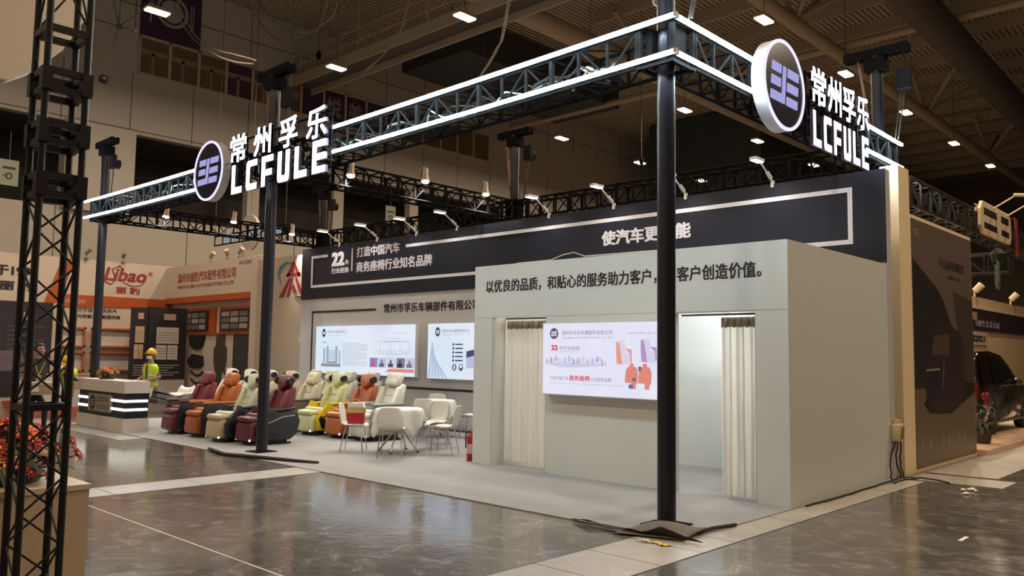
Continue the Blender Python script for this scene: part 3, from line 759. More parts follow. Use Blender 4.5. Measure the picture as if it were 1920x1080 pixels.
# light tubes: a diffuser with an added channel keeping its light off the truss
BACK = Vector((-.2, 1, 0))
def tube_run(label, pts, sg=False):
    q = MB()
    if sg:
        P = []
        for a, b in zip(pts[:-1], pts[1:]):
            k = max(1, int((Vector(b) - Vector(a)).length/.9)); P += [Vector(a).lerp(Vector(b), i/k) for i in range(k)]
        P.append(Vector(pts[-1])); P = [Vector((p.x, p.y, p.z + sag(p.x))) for p in P]
    else: P = [Vector(p) for p in pts]
    t = thing('light_tube', label, 'light tube', P[0], 0, 'white light tubes on the frame')
    L = [p - P[0] for p in P]
    ch = MB()
    for a, b in zip(L[:-1], L[1:]):
        q.bar(a, b, .036, .036); k = (b - a).normalized().cross(Vector((0, 0, 1)))
        k = k if k.dot(BACK if abs(k.dot(BACK)) > .2 else Vector((-1, 0, 0))) > 0 else -k
        ch.bar(a + k*.023, b + k*.023, .008, .042)
    q.build('glowing_tube', M_LED, t); ch.build('shield_channel', M_BLACKR, t)
    n = (P[1] - P[0]).normalized(); c = MB().bar(-n*.02, n*.012, .046).bar(L[-1] - n*.012, L[-1] + n*.02, .046)
    c.build('end_cap', M_GREYM, t)
    return t
ZA, ZB = 4.782, 5.162
tube_run('upper front light tube from the corner to the big letters', [(.29, -.28, ZB), (-5.72, -.28, ZB)], True)
tube_run('lower front light tube from the corner to the big letters', [(.29, -.28, ZA), (-5.72, -.28, ZA)], True)
tube_run('upper front light tube left of the round front logo', [(-9.9, -.28, ZB), (-15.85, -.28, ZB)], True)
tube_run('lower front light tube left of the round front logo', [(-9.9, -.28, ZA), (-15.85, -.28, ZA)], True)
tube_run('upper side light tube from the corner toward the round side logo', [(.27, -.22, ZB), (.27, 1.42, ZB), (.38, 1.55, ZB - .01)])
tube_run('lower side light tube from the corner toward the round side logo', [(.27, -.22, ZA), (.27, 1.42, ZA), (.38, 1.55, ZA + .01)])
tube_run('upper side light tube right of the side letters', [(.27, 4.75, ZB), (.27, 6.5, ZB)])
tube_run('lower side light tube right of the side letters', [(.27, 4.75, ZA), (.27, 6.5, ZA)])

# lit logo and letter signs
LET = {'L': [(0,0),(1,0),(1,.22),(.34,.22),(.34,1),(0,1)],
 'F': [(0,0),(.34,0),(.34,.34),(.92,.34),(.92,.55),(.34,.55),(.34,.79),(1,.79),(1,1),(0,1)],
 'E': [(0,0),(1,0),(1,.21),(.34,.21),(.34,.395),(.94,.395),(.94,.605),(.34,.605),(.34,.79),(1,.79),(1,1),(0,1)],
 'C': [(.14,0),(1,0),(1,.21),(.40,.21),(.34,.26),(.34,.74),(.40,.79),(1,.79),(1,1),(.14,1),(.04,.95),(0,.84),(0,.16),(.04,.05)],
 'U': [(.14,0),(.86,0),(.96,.05),(1,.16),(1,1),(.66,1),(.66,.27),(.60,.21),(.40,.21),(.34,.27),(.34,1),(0,1),(0,.16),(.04,.05)]}
M_LETSIDE = mat('letter_side', '5a566e', .4)
M_RING = emat('sign_ring_glow', 'dfdcff', 1.25)
M_BARS = emat('sign_bar_glow', 'b4b1ea', .85)
M_SIGNB = mat('sign_disc_dark', '2d2a3c', .25, noise=.1, nscale=2)
def sign(label_d, label_l, c, u, back, x_ch, ch_w, ch_p, x_lt, lt_w, lt_p, zc0, zc1, zl0, zl1, r, group):
    """a round logo disc and a block of lit letters; local x runs along u"""
    ang = math.atan2(u[1], u[0])
    t = thing('logo_sign', label_d, 'sign', c, ang, 'lit signs on the frame')
    # local: x along the face, -y out of the face
    MB().lathe([(r, -.05), (r, .10)], n=48, axis='y').build('drum', mat('sign_drum', 'bdbbc4', .35), t, smooth=True)
    q = MB(); n = 48
    vs = []
    for i in range(n):
        a = 2*PI*i/n
        for rr, d in ((r*.93, -.052), (r*.93, -.066), (r*1.005, -.066), (r*1.005, -.05)): vs.append((rr*math.cos(a), d, rr*math.sin(a)))
    q.add(vs, [(4*i+k, 4*i+(k+1) % 4, (4*(i+1)+(k+1) % 4) % (4*n), (4*(i+1)+k) % (4*n)) for i in range(n) for k in range(4)])
    q.build('ring', M_RING, t)
    q = MB(); disc(q, (0, -.054, 0), XU, ZU, r*.935, 0, 48); q.build('disc_face', M_SIGNB, t)
    q = MB(); emblem_bars(q, (0, -.054, 0), XU, ZU, r*.98, 0, .012); q.build('emblem', M_BARS, t)
    q = MB()
    for sx in (-1, 1): q.bar((sx*r*.5, .1, .2), (sx*r*.5, back, .2), .03).bar((sx*r*.5, .1, -.2), (sx*r*.5, back, -.2), .03)
    q.build('bracket', M_BLACKR, t)
    c = Vector(c); w = thing('letter_sign', label_l, 'sign', (c.x, c.y, 0), ang, 'lit signs on the frame')
    for i, chx in enumerate('常州孚乐'):
        q = MB(); text(q, chx, (x_ch + i*ch_p, 0, zc0), XU, ZU, ch_w, zc1 - zc0, .04, .024, 3)
        o = q.build('character', [M_SIGN, M_LETSIDE], w)
        for p in o.data.polygons:
            if abs(p.normal.y) < .5: p.material_index = 1
    for i, lt in enumerate('LCFULE'):
        q = MB(); a = x_lt + i*lt_p; q.prism([(a + px*lt_w, zl0 + pz*(zl1 - zl0)) for px, pz in LET[lt]], -.045, 0, 'y')
        o = q.build('letter', [M_SIGN, M_LETSIDE], w)
        for p in o.data.polygons:
            if abs(p.normal.y) < .5: p.material_index = 1
    q = MB(); xa, xb = min(x_ch, x_lt) - .03, max(x_ch + 3*ch_p + ch_w, x_lt + 5*lt_p + lt_w) + .03
    for z in (zl0 + .1, zl1 - .08, zc0 + .1, zc1 - .1): q.bar((xa, .03, z), (xb, .03, z), .022)
    k = 6
    for i in range(k + 1):
        x = xa + (xb - xa)*i/k; q.bar((x, .03, zl0 + .08), (x, .03, zc1 - .08), .02)
        q.bar((x, .03, ZT0 + .02), (x, back, ZT0 + .02), .02); q.bar((x, .03, ZT1 - .06), (x, back, ZT1 - .06), .02)
    q.build('support_frame', M_BLACKR, w)
sign('round dark logo disc with glowing white ring on the long front truss',
     'large glowing white letters 常州孚乐 LCFULE on the long front truss', (-9.44, -.34, 4.945), XU, .14,
     .76, .56, .80, .86, .36, .50, 4.95, 5.44, 4.40, 4.91, .545, 1)
sign('round dark logo disc with glowing ring on the short side truss',
     'glowing white letters 常州孚乐 LCFULE on the short side truss', (.36, 1.93, 4.955), YU, .14,
     .80, .46, .505, .83, .25, .328, 4.95, 5.44, 4.40, 4.86, .545, 1)
# loose cables stuffed in the front truss
M_CABLE = mat('black_cable', '141316', .5)
for k, (xa, xb, lab) in enumerate(((-.6, -3.9, 'slack cables inside the front truss near the corner'), (-4.2, -7.6, 'slack cables inside the front truss behind the big letters'), (-10.6, -15.0, 'slack cables inside the far left front truss'))):
    t = thing('power_cable', lab, 'cable', (xa, 0, 0)); q = MB(); q2 = MB()
    for j in range(4):
        pts = [((xb - xa)*i/14, random.uniform(-.14, .14), 4.80 + sag(xa + (xb - xa)*i/14) + random.uniform(0, .28)) for i in range(15)]
        (q2 if j == 3 else q).tube(pts, .013, 5)
    q.build('cable', M_CABLE, t, smooth=True); q2.build('cable', mat('grey_cable', '8a9a94', .5), t, smooth=True)

# round spotlights clamped to the trusses
M_SPOTB = mat('spot_body', 'a08d80', .4, metal=.2)
M_SPOTL = emat('spot_lens_glow', 'fff6e6', 9)
def spot_light(loc, d, e, size, col=(1, .97, .93), blend=.6, r=.05):
    l = bpy.data.lights.new('spot_beam', 'SPOT'); l.energy = e; l.spot_size = size; l.spot_blend = blend; l.color = col; l.shadow_soft_size = r
    o = bpy.data.objects.new('spot_beam', l); COL.objects.link(o); o.location = loc
    o.rotation_euler = Vector(d).to_track_quat('-Z', 'Y').to_euler(); return o
def spotlight(label, x, y, z, d):
    t = thing('spotlight', label, 'spotlight', (x, y, z), 0, 'round spotlights on the trusses')
    d = Vector(d).normalized(); R = d.to_track_quat('-Z', 'Y').to_matrix()
    q = MB().lathe([(.01, .17), (.055, .17), (.058, .0), (.06, -.02), (.085, -.09), (.088, -.13), (.08, -.13)], n=16, cap=False); q.map(lambda v: R @ v)
    q.build('housing', M_SPOTB, t, smooth=True)
    q = MB().lathe([(.0, -.12), (.079, -.125)], n=16, cap=False); q.map(lambda v: R @ v); q.build('lens', M_SPOTL, t)
    q = MB().bar((0, .0, .1), (-.07, 0, .2), .02).bar((-.07, 0, .2), (-.16, 0, .0), .02); q.build('clamp', M_GREYM, t)
    spot_light(Vector((x, y, z)) + d*.16, d, SPOT_W, 1.9)
for lab, x, y, z in (('round spotlight on the middle truss, just right of the letter E', -7.8, 1.55, 5.06), ('round spotlight midway along the middle truss', -7.8, 3.35, 5.25), ('round spotlight near the rear end of the middle truss', -7.8, 5.06, 5.25),
                     ('round spotlight on the far left truss, nearest the light tubes', XL + .24, 1.5, 5.1), ('round spotlight midway along the far left truss', XL + .24, 3.3, 5.2), ('round spotlight at the rear of the far left truss, left of the middle post', XL + .24, 5.05, 5.08)):
    spotlight(lab, x, y, z, (.28, -.25, -1))

# arm floodlights along the header
M_ARM = mat('arm_white', 'c9c6c2', .35)
M_FLOODL = emat('flood_lens_glow', 'fff4e2', 10)
FL = [(-13.2, 'arm floodlight at the left end of the black header, above number 22'), (-11.6, 'arm floodlight second from the left end of the black header'), (-10.1, 'arm floodlight third from the left end, over the gap in the stripe'),
      (-8.7, 'arm floodlight fourth from the left end, under the middle truss'), (-6.0, 'arm floodlight right of the rear middle post'), (-4.4, 'arm floodlight above the header slogan, left of the corner post'),
      (-2.86, 'arm floodlight half hidden by the corner post'), (-1.26, 'arm floodlight rightmost on the black header, near the stripe corner')]
for x, lab in FL:
    t = thing('arm_floodlight', lab, 'floodlight', (x, 5.10, 4.5), 0, 'arm floodlights on the black header')
    MB().box((-.025, -.045, -.06), (.025, .0, .05)).build('bracket', M_ARM, t)
    MB().cyl((0, -.03, .04), (0, -.42, .27), .014, n=8).build('arm', M_ARM, t, smooth=True)
    MB().obox((0, -.14, .115), (.045, .16, .045), rotx(-.53)).build('driver_box', M_ARM, t)
    q = MB().rbox((0, -.55, .30), (.13, .30, .05), .022, rotx(.0)); q.build('lamp_head', M_ARM, t, smooth=True)
    MB().box((-.052, -.68, .268), (.052, -.43, .2745)).build('lens', M_FLOODL, t)
    spot_light((x, 5.10 - .55, 4.5 + .26), (0, -.05, -1), ARM_W, 2.5, (1, .98, .95), .8)
# ================================================================ FURNITURE
def leather(name, col): return mat('leather_' + name, col, .42, noise=.05, nscale=6, bump=.08, bscale=90)
M_SEATBLACK = mat('seat_base_black', '141417', .4)  # black finish of seat bases, inlays and shells
M_SPKR = mat('speaker_black', '1b1a1f', .3)
M_CAP = emat('foot_lamp_glow', 'f6fbff', 1.1)
def seat_parts(t, cu, si, ft, style, arm=None, lamp=True):
    """reclining van seat; front at y=0, facing -y"""
    arm = arm or si
    MB().box((-.25, .16, 0), (.25, .86, .035)).box((-.21, .22, .035), (.21, .80, .11)).build('base', M_SEATBLACK, t)
    MB().prism([(.03,.07),(.0,.11),(.02,.36),(.07,.42),(.18,.42),(.20,.10)], -.245, .245, 'x', .022).build('footrest', ft, t, smooth=True)
    q = MB().rbox((0, .14, .46), (.50, .26, .10), .045, rotx(.05), 3); q.build('calf_roll', ft, t, smooth=True)
    q = MB().rbox((0, .42, .475), (.47, .50, .14), .05, rotx(-.09), 3); q.build('seat_cushion', cu, t, smooth=True)
    for s in (-1, 1):
        a, b = sorted((s*.25, s*.325))
        if style == 'classic':
            poly = [(.10,.12),(.78,.10),(.92,.22),(.95,.46),(.84,.62),(.20,.64),(.12,.54)]
        else:
            poly = [(.14,.10),(.80,.08),(.94,.18),(1.0,.42),(.92,.58),(.72,.60),(.54,.57),(.44,.66),(.36,.68),(.34,.60),(.20,.46),(.12,.34)]
        sp = MB().prism(poly, a, b, 'x', .018).build('side_panel', si, t, smooth=True)
        MB().bar((s*.331, .16, .33), (s*.331, .62, .50), .008, .022).bar((s*.331, .62, .50), (s*.331, .88, .52), .008, .022).build('chrome_trim', M_CHROME, sp)
        if style == 'classic':
            MB().rbox((s*.29, .48, .66), (.10, .72, .06), .026, None, 3).build('armrest', arm, t, smooth=True)
        else:
            MB().rbox((s*.29, .66, .63), (.085, .46, .055), .024, rotx(.06), 3).build('armrest', arm, t, smooth=True)
            MB().prism([(.24,.14),(.55,.11),(.58,.16),(.36,.30),(.22,.40),(.17,.34)], s*.326 - .004, s*.326 + .004, 'x').build('side_inlay', M_SEATBLACK if si is not M_SEATBLACK else M_SPKR, sp)
        if lamp: MB().ball((s*.235, .03, .10), (.026, .02, .026)).build('foot_lamp', M_CAP, t, smooth=True)
    bk = MB().prism([(.56,.44),(.66,.62),(.82,1.00),(.90,1.04),(.97,1.0),(.88,.6),(.76,.38)], -.25, .25, 'x', .045, 3).build('backrest', cu, t, smooth=True)
    for s in (-1, 1):
        MB().prism([(.54,.52),(.60,.70),(.74,.98),(.82,.98),(.80,.80),(.68,.50)], min(s*.17, s*.285), max(s*.17, s*.285), 'x', .04, 3).build('side_bolster', cu, t, smooth=True)
    q = MB()
    for z in (.55, .68, .81): q.bar((-.17, .575 + (z - .44)*.43, z), (.17, .575 + (z - .44)*.43, z), .005, .004)
    q.build('seam', mat('seam_dark', '6c5a4c', .7), bk)
    R = rotx(-.42)
    if style == 'classic':
        q = MB().rbox((0, .86, 1.12), (.40, .15, .25), .065, R, 3); q.build('headrest', cu, t, smooth=True)
        q = MB().rbox((0, .80, 1.06), (.34, .10, .16), .045, R, 3); q.build('head_pillow', cu, t, smooth=True)
    else:
        MB().rbox((0, .90, 1.12), (.34, .12, .22), .05, R, 3).build('headrest', cu, t, smooth=True)
        q = MB().prism([(-.235,.16),(-.20,.235),(0,.25),(.20,.235),(.235,.16),(.09,-.02),(0,-.07),(-.09,-.02)], -.05, .05, 'y', .03, 3)
        q.map(lambda v: R @ Vector((v.x, v.y, v.z)) + Vector((0, .79, 1.02))); hp = q.build('head_pillow', cu, t, smooth=True)
        for s in (-1, 1):
            q = MB().cyl((s*.19, .83, 1.14), (s*.255, .83, 1.14), .075, .066, 14); q.build('wing_speaker', M_SPKR, hp, smooth=True)
    MB().bar((-.245, .585, .60), (-.235, .76, .98), .035, .008, (0, 1, .4)).build('seat_belt', mat('belt_black', '201d1f', .7), t)
    MB().rbox((-.27, .56, .60), (.04, .05, .07), .01).build('belt_buckle', M_GREYM, t)
def captain_seat(label, x, y, cu, si, ft=None, style='wing', rz=0., s=1., group='reclining van seats on the carpet', lamp=True, arm=None):
    t = thing('reclining_seat', label, 'seat', (x, y, .012), rz, group); t.scale = (s, s, s)
    cl = leather(cu, cu); sl = M_SEATBLACK if si == 'black' else leather(si, si); fl = leather(ft, ft) if ft else cl
    seat_parts(t, cl, sl, fl, style, leather(arm, arm) if arm else None, lamp); return t
D = '22262a'
captain_seat('maroon leather seat with black arms, leftmost of the front row', -11.93, .16, '7d3440', D, '6a2a34', 'classic', lamp=False, arm='5a3a40')
captain_seat('orange leather seat with black sides beside the maroon one', -11.02, .22, 'b8672a', D, 'a55a30', 'classic', lamp=False, arm='b0692f')
captain_seat('pale green seat with black sides and beige footrest in the front row', -9.93, .12, 'c9cdb2', D, 'b9ab8c')
captain_seat('dark maroon seat with black shell, behind the middle post', -9.1, .28, '6b2c30', '24262c', '5a2429')
captain_seat('cream seat with bright yellow sides and arms', -10.02, 2.12, 'd3d5a0', 'd8bb1c', 'd5dca4')
captain_seat('brown orange leather seat with brown sides, beside the red bag', -9.12, 2.2, 'b1643a', 'a25a33', 'b86a38')
captain_seat('cream seat with dark sides, left of the yellow one', -10.98, 2.12, 'd2cbb0', '55504e', 'd2cbb0', 'classic')
captain_seat('white grey seat next to the round table, with grey shell', -8.36, 2.25, 'cfd0c2', '8b8d88', None, 'classic', s=1.05)
captain_seat('pale tan seat peeking out behind the dark maroon one', -11.92, 2.15, 'cdbb9c', '9c8a72')
captain_seat('cream seat just right of the middle post, second row', -12.85, 2.15, 'd6d0ae', '9a9484')
captain_seat('cream seat just left of the middle post, second row', -13.78, 2.15, 'dbd8bf', '8d897c')
captain_seat('pinkish white seat behind the orange one', -14.7, 2.15, 'd8c9bf', 'bfb0a8')
captain_seat('cream seat against the back wall, leftmost of the four under the light box', -13.4, 3.75, 'd8d2b8', '8d897c', None, 'classic')
captain_seat('cream seat against the back wall, behind the yellow armed seat', -12.68, 3.75, 'd8d4ba', '8d897c', None, 'classic')
captain_seat('cream seat with grey blue wing against the back wall', -11.92, 3.75, 'd5d4c0', '5f7180', None, 'classic')
captain_seat('white seat against the back wall, behind the brown orange seat', -11.0, 3.75, 'd9d6c6', 'a8a49a', None, 'classic')

# moulded white chairs
M_SHELL = mat('chair_shell', 'd9d6c8', .35)
PROF = [(-.23, .425), (-.20, .448), (-.10, .455), (.02, .442), (.12, .44), (.18, .462), (.215, .52), (.235, .61), (.25, .70), (.262, .78), (.268, .82)]
HW = [.17, .195, .215, .222, .218, .20, .205, .215, .20, .17, .145]
def shell_chair(label, x, y, face, group, rz=None):
    t = thing('shell_chair', label, 'chair', (x, y, .012), math.atan2(face[1], face[0]) + PI/2, group)
    def fn(u, v):
        k = min(int(v*10), 9); f = v*10 - k
        y = PROF[k][0]*(1-f) + PROF[k+1][0]*f; z = PROF[k][1]*(1-f) + PROF[k+1][1]*f; h = HW[k]*(1-f) + HW[k+1]*f
        e = (2*u - 1); c = .028*e*e
        if v > .55: return (h*e, y - c*1.1, z - .012*e*e*(v > .95))
        return (h*e, y, z + c*.9*min(1, (v + .1)*3) - .02*(v < .05)*abs(e))
    MB().grid(fn, 10, 20).build('seat_shell', M_SHELL, t, smooth=180, solid=.011)
    for sx in (-1, 1):
        for y0, y1 in ((-.13, -.19), (.10, .20)):
            MB().tube([(sx*.06, y0, .425), (sx*.12, y0, .425), (sx*.15, y0 + (y1 - y0)*.1, .415), (sx*.168, y0 + (y1 - y0)*.25, .38), (sx*.20, y1, .0)], .0095, 8).build('leg', M_CHROME, t, smooth=True)
    MB().tube([(-.06, -.13, .425), (.06, -.13, .425)], .009, 6).tube([(-.06, .10, .425), (.06, .10, .425)], .009, 6).box((-.05, -.13, .418), (.05, .10, .43)).build('frame', M_CHROME, t)
    return t
def round_table(label, clabel, x, y, rot=.3):
    t = thing('round_table', label, 'table', (x, y, .012), rot, 'white clothed round tables')
    MB().lathe([(.0, .715), (.37, .715), (.385, .725), (.37, .735), (.0, .735)], n=32, cap=False).build('tabletop', M_SHELL, t, smooth=True)
    MB().cyl((0, 0, .40), (0, 0, .715), .03, n=12).lathe([(.0, .36), (.06, .37), (.06, .45), (0, .46)], n=14, cap=False).build('column', M_CHROME, t, smooth=True)
    for k in range(4):
        a = k*PI/2 + .2
        lg = MB().cyl((.03*math.cos(a), .03*math.sin(a), .42), (.36*math.cos(a), .36*math.sin(a), .015), .017, n=10).build('leg', M_CHROME, t, smooth=True)
        MB().cyl((.35*math.cos(a), .35*math.sin(a), .028), (.365*math.cos(a), .365*math.sin(a), .0), .02, n=10).build('foot', M_BLACK, lg)
    c = thing('tablecloth', clabel, 'tablecloth', (x, y, .755), rot + .35, 'white tablecloths')
    def fn(u, v):
        X, Y = (u - .5)*1.24, (v - .5)*1.24; r = math.hypot(X, Y); R = .385
        if r < R: return (X, Y, .0)
        a = math.atan2(Y, X); e = r - R; rr = R + .03 + e*.16*(1 + .55*math.sin(a*12)) - .02*math.exp(-e*20)
        return (rr*math.cos(a), rr*math.sin(a), -e*1.0 + .004)
    MB().grid(fn, 34, 34).build('cloth', mat('cloth_white', 'dcdad2', .85), c, smooth=180, solid=.004)
T1, T2 = (-6.55, 1.82), (-8.15, 4.05)
round_table('round table on splayed chrome legs nearest the viewer', 'white cloth on the near round table', *T1)
round_table('round table farther back near the rear wall', 'white cloth on the far round table', *T2)
def ch(label, x, y, T): return shell_chair(label, x, y, (T[0] - x, T[1] - y), 'white shell chairs at the round tables')
ch('white shell chair with its back to the viewer at the near table', -6.05, 1.27, T1)
ch('white shell chair holding the red gift bag', -7.12, 1.30, T1)
ch('white shell chair on the right of the near table, beside the extinguisher', -5.84, 2.24, T1)
ch('white shell chair behind the near table cloth', -6.62, 2.62, T1)
ch('white shell chair on the near side of the far table', -7.70, 3.42, T2)
ch('white shell chair behind the far table, against the rear wall', -8.75, 4.62, T2)
ch('white shell chair right of the far table, half hidden by the white room', -7.45, 4.42, T2)
ch('white shell chair between the two round tables', -7.12, 3.22, T2)
b = thing('gift_bag', 'red gift bag with gold band standing on a white chair', 'bag', (-7.10, 1.32, .475), .6)
MB().prism([(-.14, 0), (.14, 0), (.15, .27), (-.15, .27)], -.05, .05, 'y', .008).build('bag_body', mat('bag_red', 'a5182c', .45), b)
MB().prism([(-.147, .19), (.147, .19), (.15, .285), (-.15, .285)], -.053, .053, 'y', .004).build('gold_band', mat('bag_gold', 'b8a06a', .4), b)
MB().prism([(-.15, .285), (.15, .285), (.13, .36), (-.13, .36)], -.05, .05, 'y', .004).build('white_top', mat('bag_white', 'dedad6', .5), b)
MB().tube([(-.07, -.05, .34), (-.05, -.05, .42), (.05, -.05, .42), (.07, -.05, .34)], .006, 6).build('handle', mat('bag_cord', 'c8b27a'), b, smooth=True)

# fire extinguisher at the room corner
x = thing('fire_extinguisher', 'red fire extinguisher standing against the left corner of the white room', 'fire extinguisher', (-4.87, 1.93, .012), .4)
MB().lathe([(.0, 0), (.06, 0), (.068, .012), (.068, .36), (.055, .41), (.025, .435), (.025, .46), (0, .46)], n=18).build('cylinder', mat('extinguisher_red', 'a31a25', .3), x, smooth=True)
MB().lathe([(.0695, .12), (.0695, .27)], n=18, cap=False).build('label', mat('ext_label', 'c9a7a4', .5), x, smooth=True)
MB().lathe([(.02, .45), (.02, .49), (.0, .49)], n=10).bar((0, 0, .50), (.09, 0, .53), .02, .012).bar((0, 0, .485), (.085, 0, .485), .02, .01).build('valve_lever', M_GREYM, x)
MB().tube([(-.02, 0, .47), (-.08, 0, .45), (-.095, 0, .36), (-.085, 0, .2)], .011, 7).build('hose', M_CABLE, x, smooth=True)

# reception counter
M_DESKW = mat('counter_white', 'd8cfc8', .4, noise=.03, nscale=3)
dk = thing('reception_counter', 'white and black reception counter with two glowing bands', 'counter', (-13.95, -.14, .012))
hx, hy = 1.29, .26
MB().box((-hx, -hy, 0), (hx, hy, .27)).build('plinth', M_DESKW, dk)
MB().box((-hx + .03, -hy + .03, .27), (hx - .03, hy - .03, .785)).build('black_body', M_BLACKP, dk)
MB().box((-hx, -hy, .785), (hx, hy, 1.03)).build('top_block', M_DESKW, dk)
M_DLED = emat('counter_led_glow', 'fff8e8', 3.2)
for z in (.425, .60):
    MB().box((-hx + .015, -hy + .012, z), (-.62, -hy + .03, z + .05)).build('light_band', M_DLED, dk)
    MB().box((.62, -hy + .012, z), (hx - .012, -hy + .03, z + .05)).box((hx - .03, -hy + .012, z), (hx - .012, hy - .03, z + .05)).build('light_band', M_DLED, dk)
pl = MB().box((-.62, -hy - .012, .355), (.62, -hy + .03, .725)).build('logo_plate', mat('plate_silver', '9d9488', .35, metal=.4), dk)
q = MB(); disc(q, (-.36, -hy - .0125, .54), XU, ZU, .165, .0, 32); q.build('emblem_disc', M_INK, pl)
q = MB(); emblem_bars(q, (-.36, -hy - .013, .54), XU, ZU, .16, 0, .002); q.build('emblem_bars', mat('plate_bars', '8c857c', .4), pl)
q = MB(); text(q, '常州孚乐', (-.12, -hy - .0125, .56), XU, ZU, .62, .13, .003, .02); text(q, 'LCFULE', (-.12, -hy - .0125, .41), XU, ZU, .62, .11, .003, .02); q.build('plate_lettering', mat('plate_text', '857d73', .5), pl)
st = thing('bar_stool', 'white bar stool with chrome column beside the reception counter', 'stool', (-12.95, .95, .012), .5)
MB().lathe([(.0, 0), (.2, 0), (.2, .012), (.06, .03), (.03, .06), (0, .06)], n=24).build('base', M_CHROME, st, smooth=True)
MB().cyl((0, 0, .05), (0, 0, .70), .026, n=12).build('column', M_CHROME, st, smooth=True)
MB().tube([(.02, 0, .3), (.14, -.1, .3), (.22, 0, .3), (.14, .1, .3), (.02, 0, .3)], .011, 7).build('footring', M_CHROME, st, smooth=True)
MB().grid(lambda u, v: ((u - .5)*.40*(1 - .2*(v > .9)), (v - .5)*.38, .70 + .05*(2*u - 1)**2 + .16*max(0, v - .72)/.28), 8, 10).build('seat', M_SHELL, st, smooth=180, solid=.03)

# flowers
def petal_flower(c, n, r, tilt, col_i, mbs, layers=2, w=.32, droop=.25):
    """a bloom of long pointed petals into mbs[col_i]"""
    R = Matrix.Rotation(tilt[1], 3, 'Z') @ Matrix.Rotation(tilt[0], 3, 'Y'); c = Vector(c)
    mb = mbs[col_i]
    for L in range(layers):
        rr = r*(1 - .28*L); up = .25 + .45*L
        for k in range(n):
            a = 2*PI*(k + .5*L)/n + random.uniform(-.1, .1); d = Vector((math.cos(a), math.sin(a), 0)); s = Vector((-math.sin(a), math.cos(a), 0))
            P = []
            for t, ww, zz in ((.05, .25, 0), (.4, 1, up*.5), (.75, .8, up*.7), (1., .12, up*.7 - droop*(1 - .5*L))):
                for sg in (-1, 0, 1): P.append(c + R @ (d*rr*t + s*sg*ww*rr*w*.5 + Vector((0, 0, rr*(zz + (.06 if sg else 0))))))
            mb.add(P, [(3*i + j, 3*i + j + 1, 3*i + j + 4, 3*i + j + 3) for i in range(3) for j in range(2)])
def leaf_blade(p, d, l, w, droop, mb):
    p = Vector(p); d = Vector(d).normalized(); s = d.cross(Vector((0, 0, 1))).normalized(); n = 6; P = []
    for i in range(n + 1):
        t = i/n; c = p + d*l*t + Vector((0, 0, -droop*t*t*l + .0))
        ww = w*math.sin(PI*min(1, .12 + .88*t))**.8
        for sg in (-1, 0, 1): P.append(c + s*sg*ww/2 + Vector((0, 0, -.15*ww*abs(sg))))
    mb.add(P, [(3*i + j, 3*i + j + 1, 3*i + j + 4, 3*i + j + 3) for i in range(n) for j in range(2)])
FCOL = {'orange': mat('petal_orange', 'd9641f', .6, noise=.25, nscale=14), 'deep': mat('petal_red', '8f1a1c', .6, noise=.2, nscale=14), 'peach': mat('petal_peach', 'd78a55', .6, noise=.2, nscale=14), 'yellow': mat('petal_yellow', 'd6952c', .6)}
M_LEAF = mat('leaf_green', '3a4a2c', .5, noise=.3, nscale=8); M_LEAFD = mat('leaf_dark', '26331f', .55, noise=.3, nscale=8)
def arrangement(label, loc, w, h, blooms, rz=0., leaves=16, seed=3, tray=None):
    random.seed(seed)
    t = thing('flower_arrangement', label, 'flowers', loc, rz)
    MB().lathe([(.0, 0), (w*.30, 0), (w*.34, h*.16), (w*.30, h*.18), (0, h*.18)], n=18).build('bowl', M_LEAFD, t, smooth=True)
    for (x, y, z, col, r) in blooms:
        mbs = {col: MB()}; c = Vector((x, y, z)); out = Vector((x, y, .35*h + .02)).normalized()
        tl = math.acos(max(-1, min(1, out.z))); az = math.atan2(out.y, out.x)
        petal_flower(c, 9, r, (tl*.8, az), col, mbs, 3)
        f = mbs[col].build('bloom', FCOL[col], t, smooth=180)
        MB().ball(c + out*r*.15, r*.22, 8, 5).build('flower_centre', FCOL['yellow'] if col != 'yellow' else FCOL['deep'], f, smooth=True)
        MB().tube([(x*.2, y*.2, h*.12), (x*.7, y*.7, z*.6), c], .006, 5).build('stem', M_LEAF, f)
    for i in range(leaves):
        a = 2*PI*i/leaves + random.uniform(-.15, .15); q = MB()
        leaf_blade((math.cos(a)*w*.1, math.sin(a)*w*.1, h*(.22 + .3*random.random())), (math.cos(a), math.sin(a), random.uniform(.1, .9)), w*random.uniform(.4, .62), w*random.uniform(.05, .10), random.uniform(.25, .6), q)
        q.build('leaf', M_LEAFD if i % 2 else M_LEAF, t, smooth=180)
    q = MB()
    for i in range(30):
        a = random.uniform(0, 2*PI); r = random.uniform(0, w*.32); q.ball((r*math.cos(a), r*math.sin(a), h*random.uniform(.3, .62)), w*random.uniform(.03, .06), 6, 4)
    tag(q.build('foliage', M_LEAFD, t, smooth=True), kind='stuff')
    return t
rnd = random.Random(5)
bl = []
for i in range(13):
    a = rnd.uniform(0, 2*PI); r = rnd.uniform(.03, .26)
    bl.append((r*math.cos(a)*1.1, r*math.sin(a)*.7, .20 - .25*r + rnd.uniform(-.02, .04), ('yellow', 'peach', 'orange', 'deep')[i % 4], rnd.uniform(.055, .085)))
arrangement('low arrangement of orange and dark red flowers on the reception counter', (-14.3, -.14, 1.042), .5, .22, bl, 0, 10, 4)
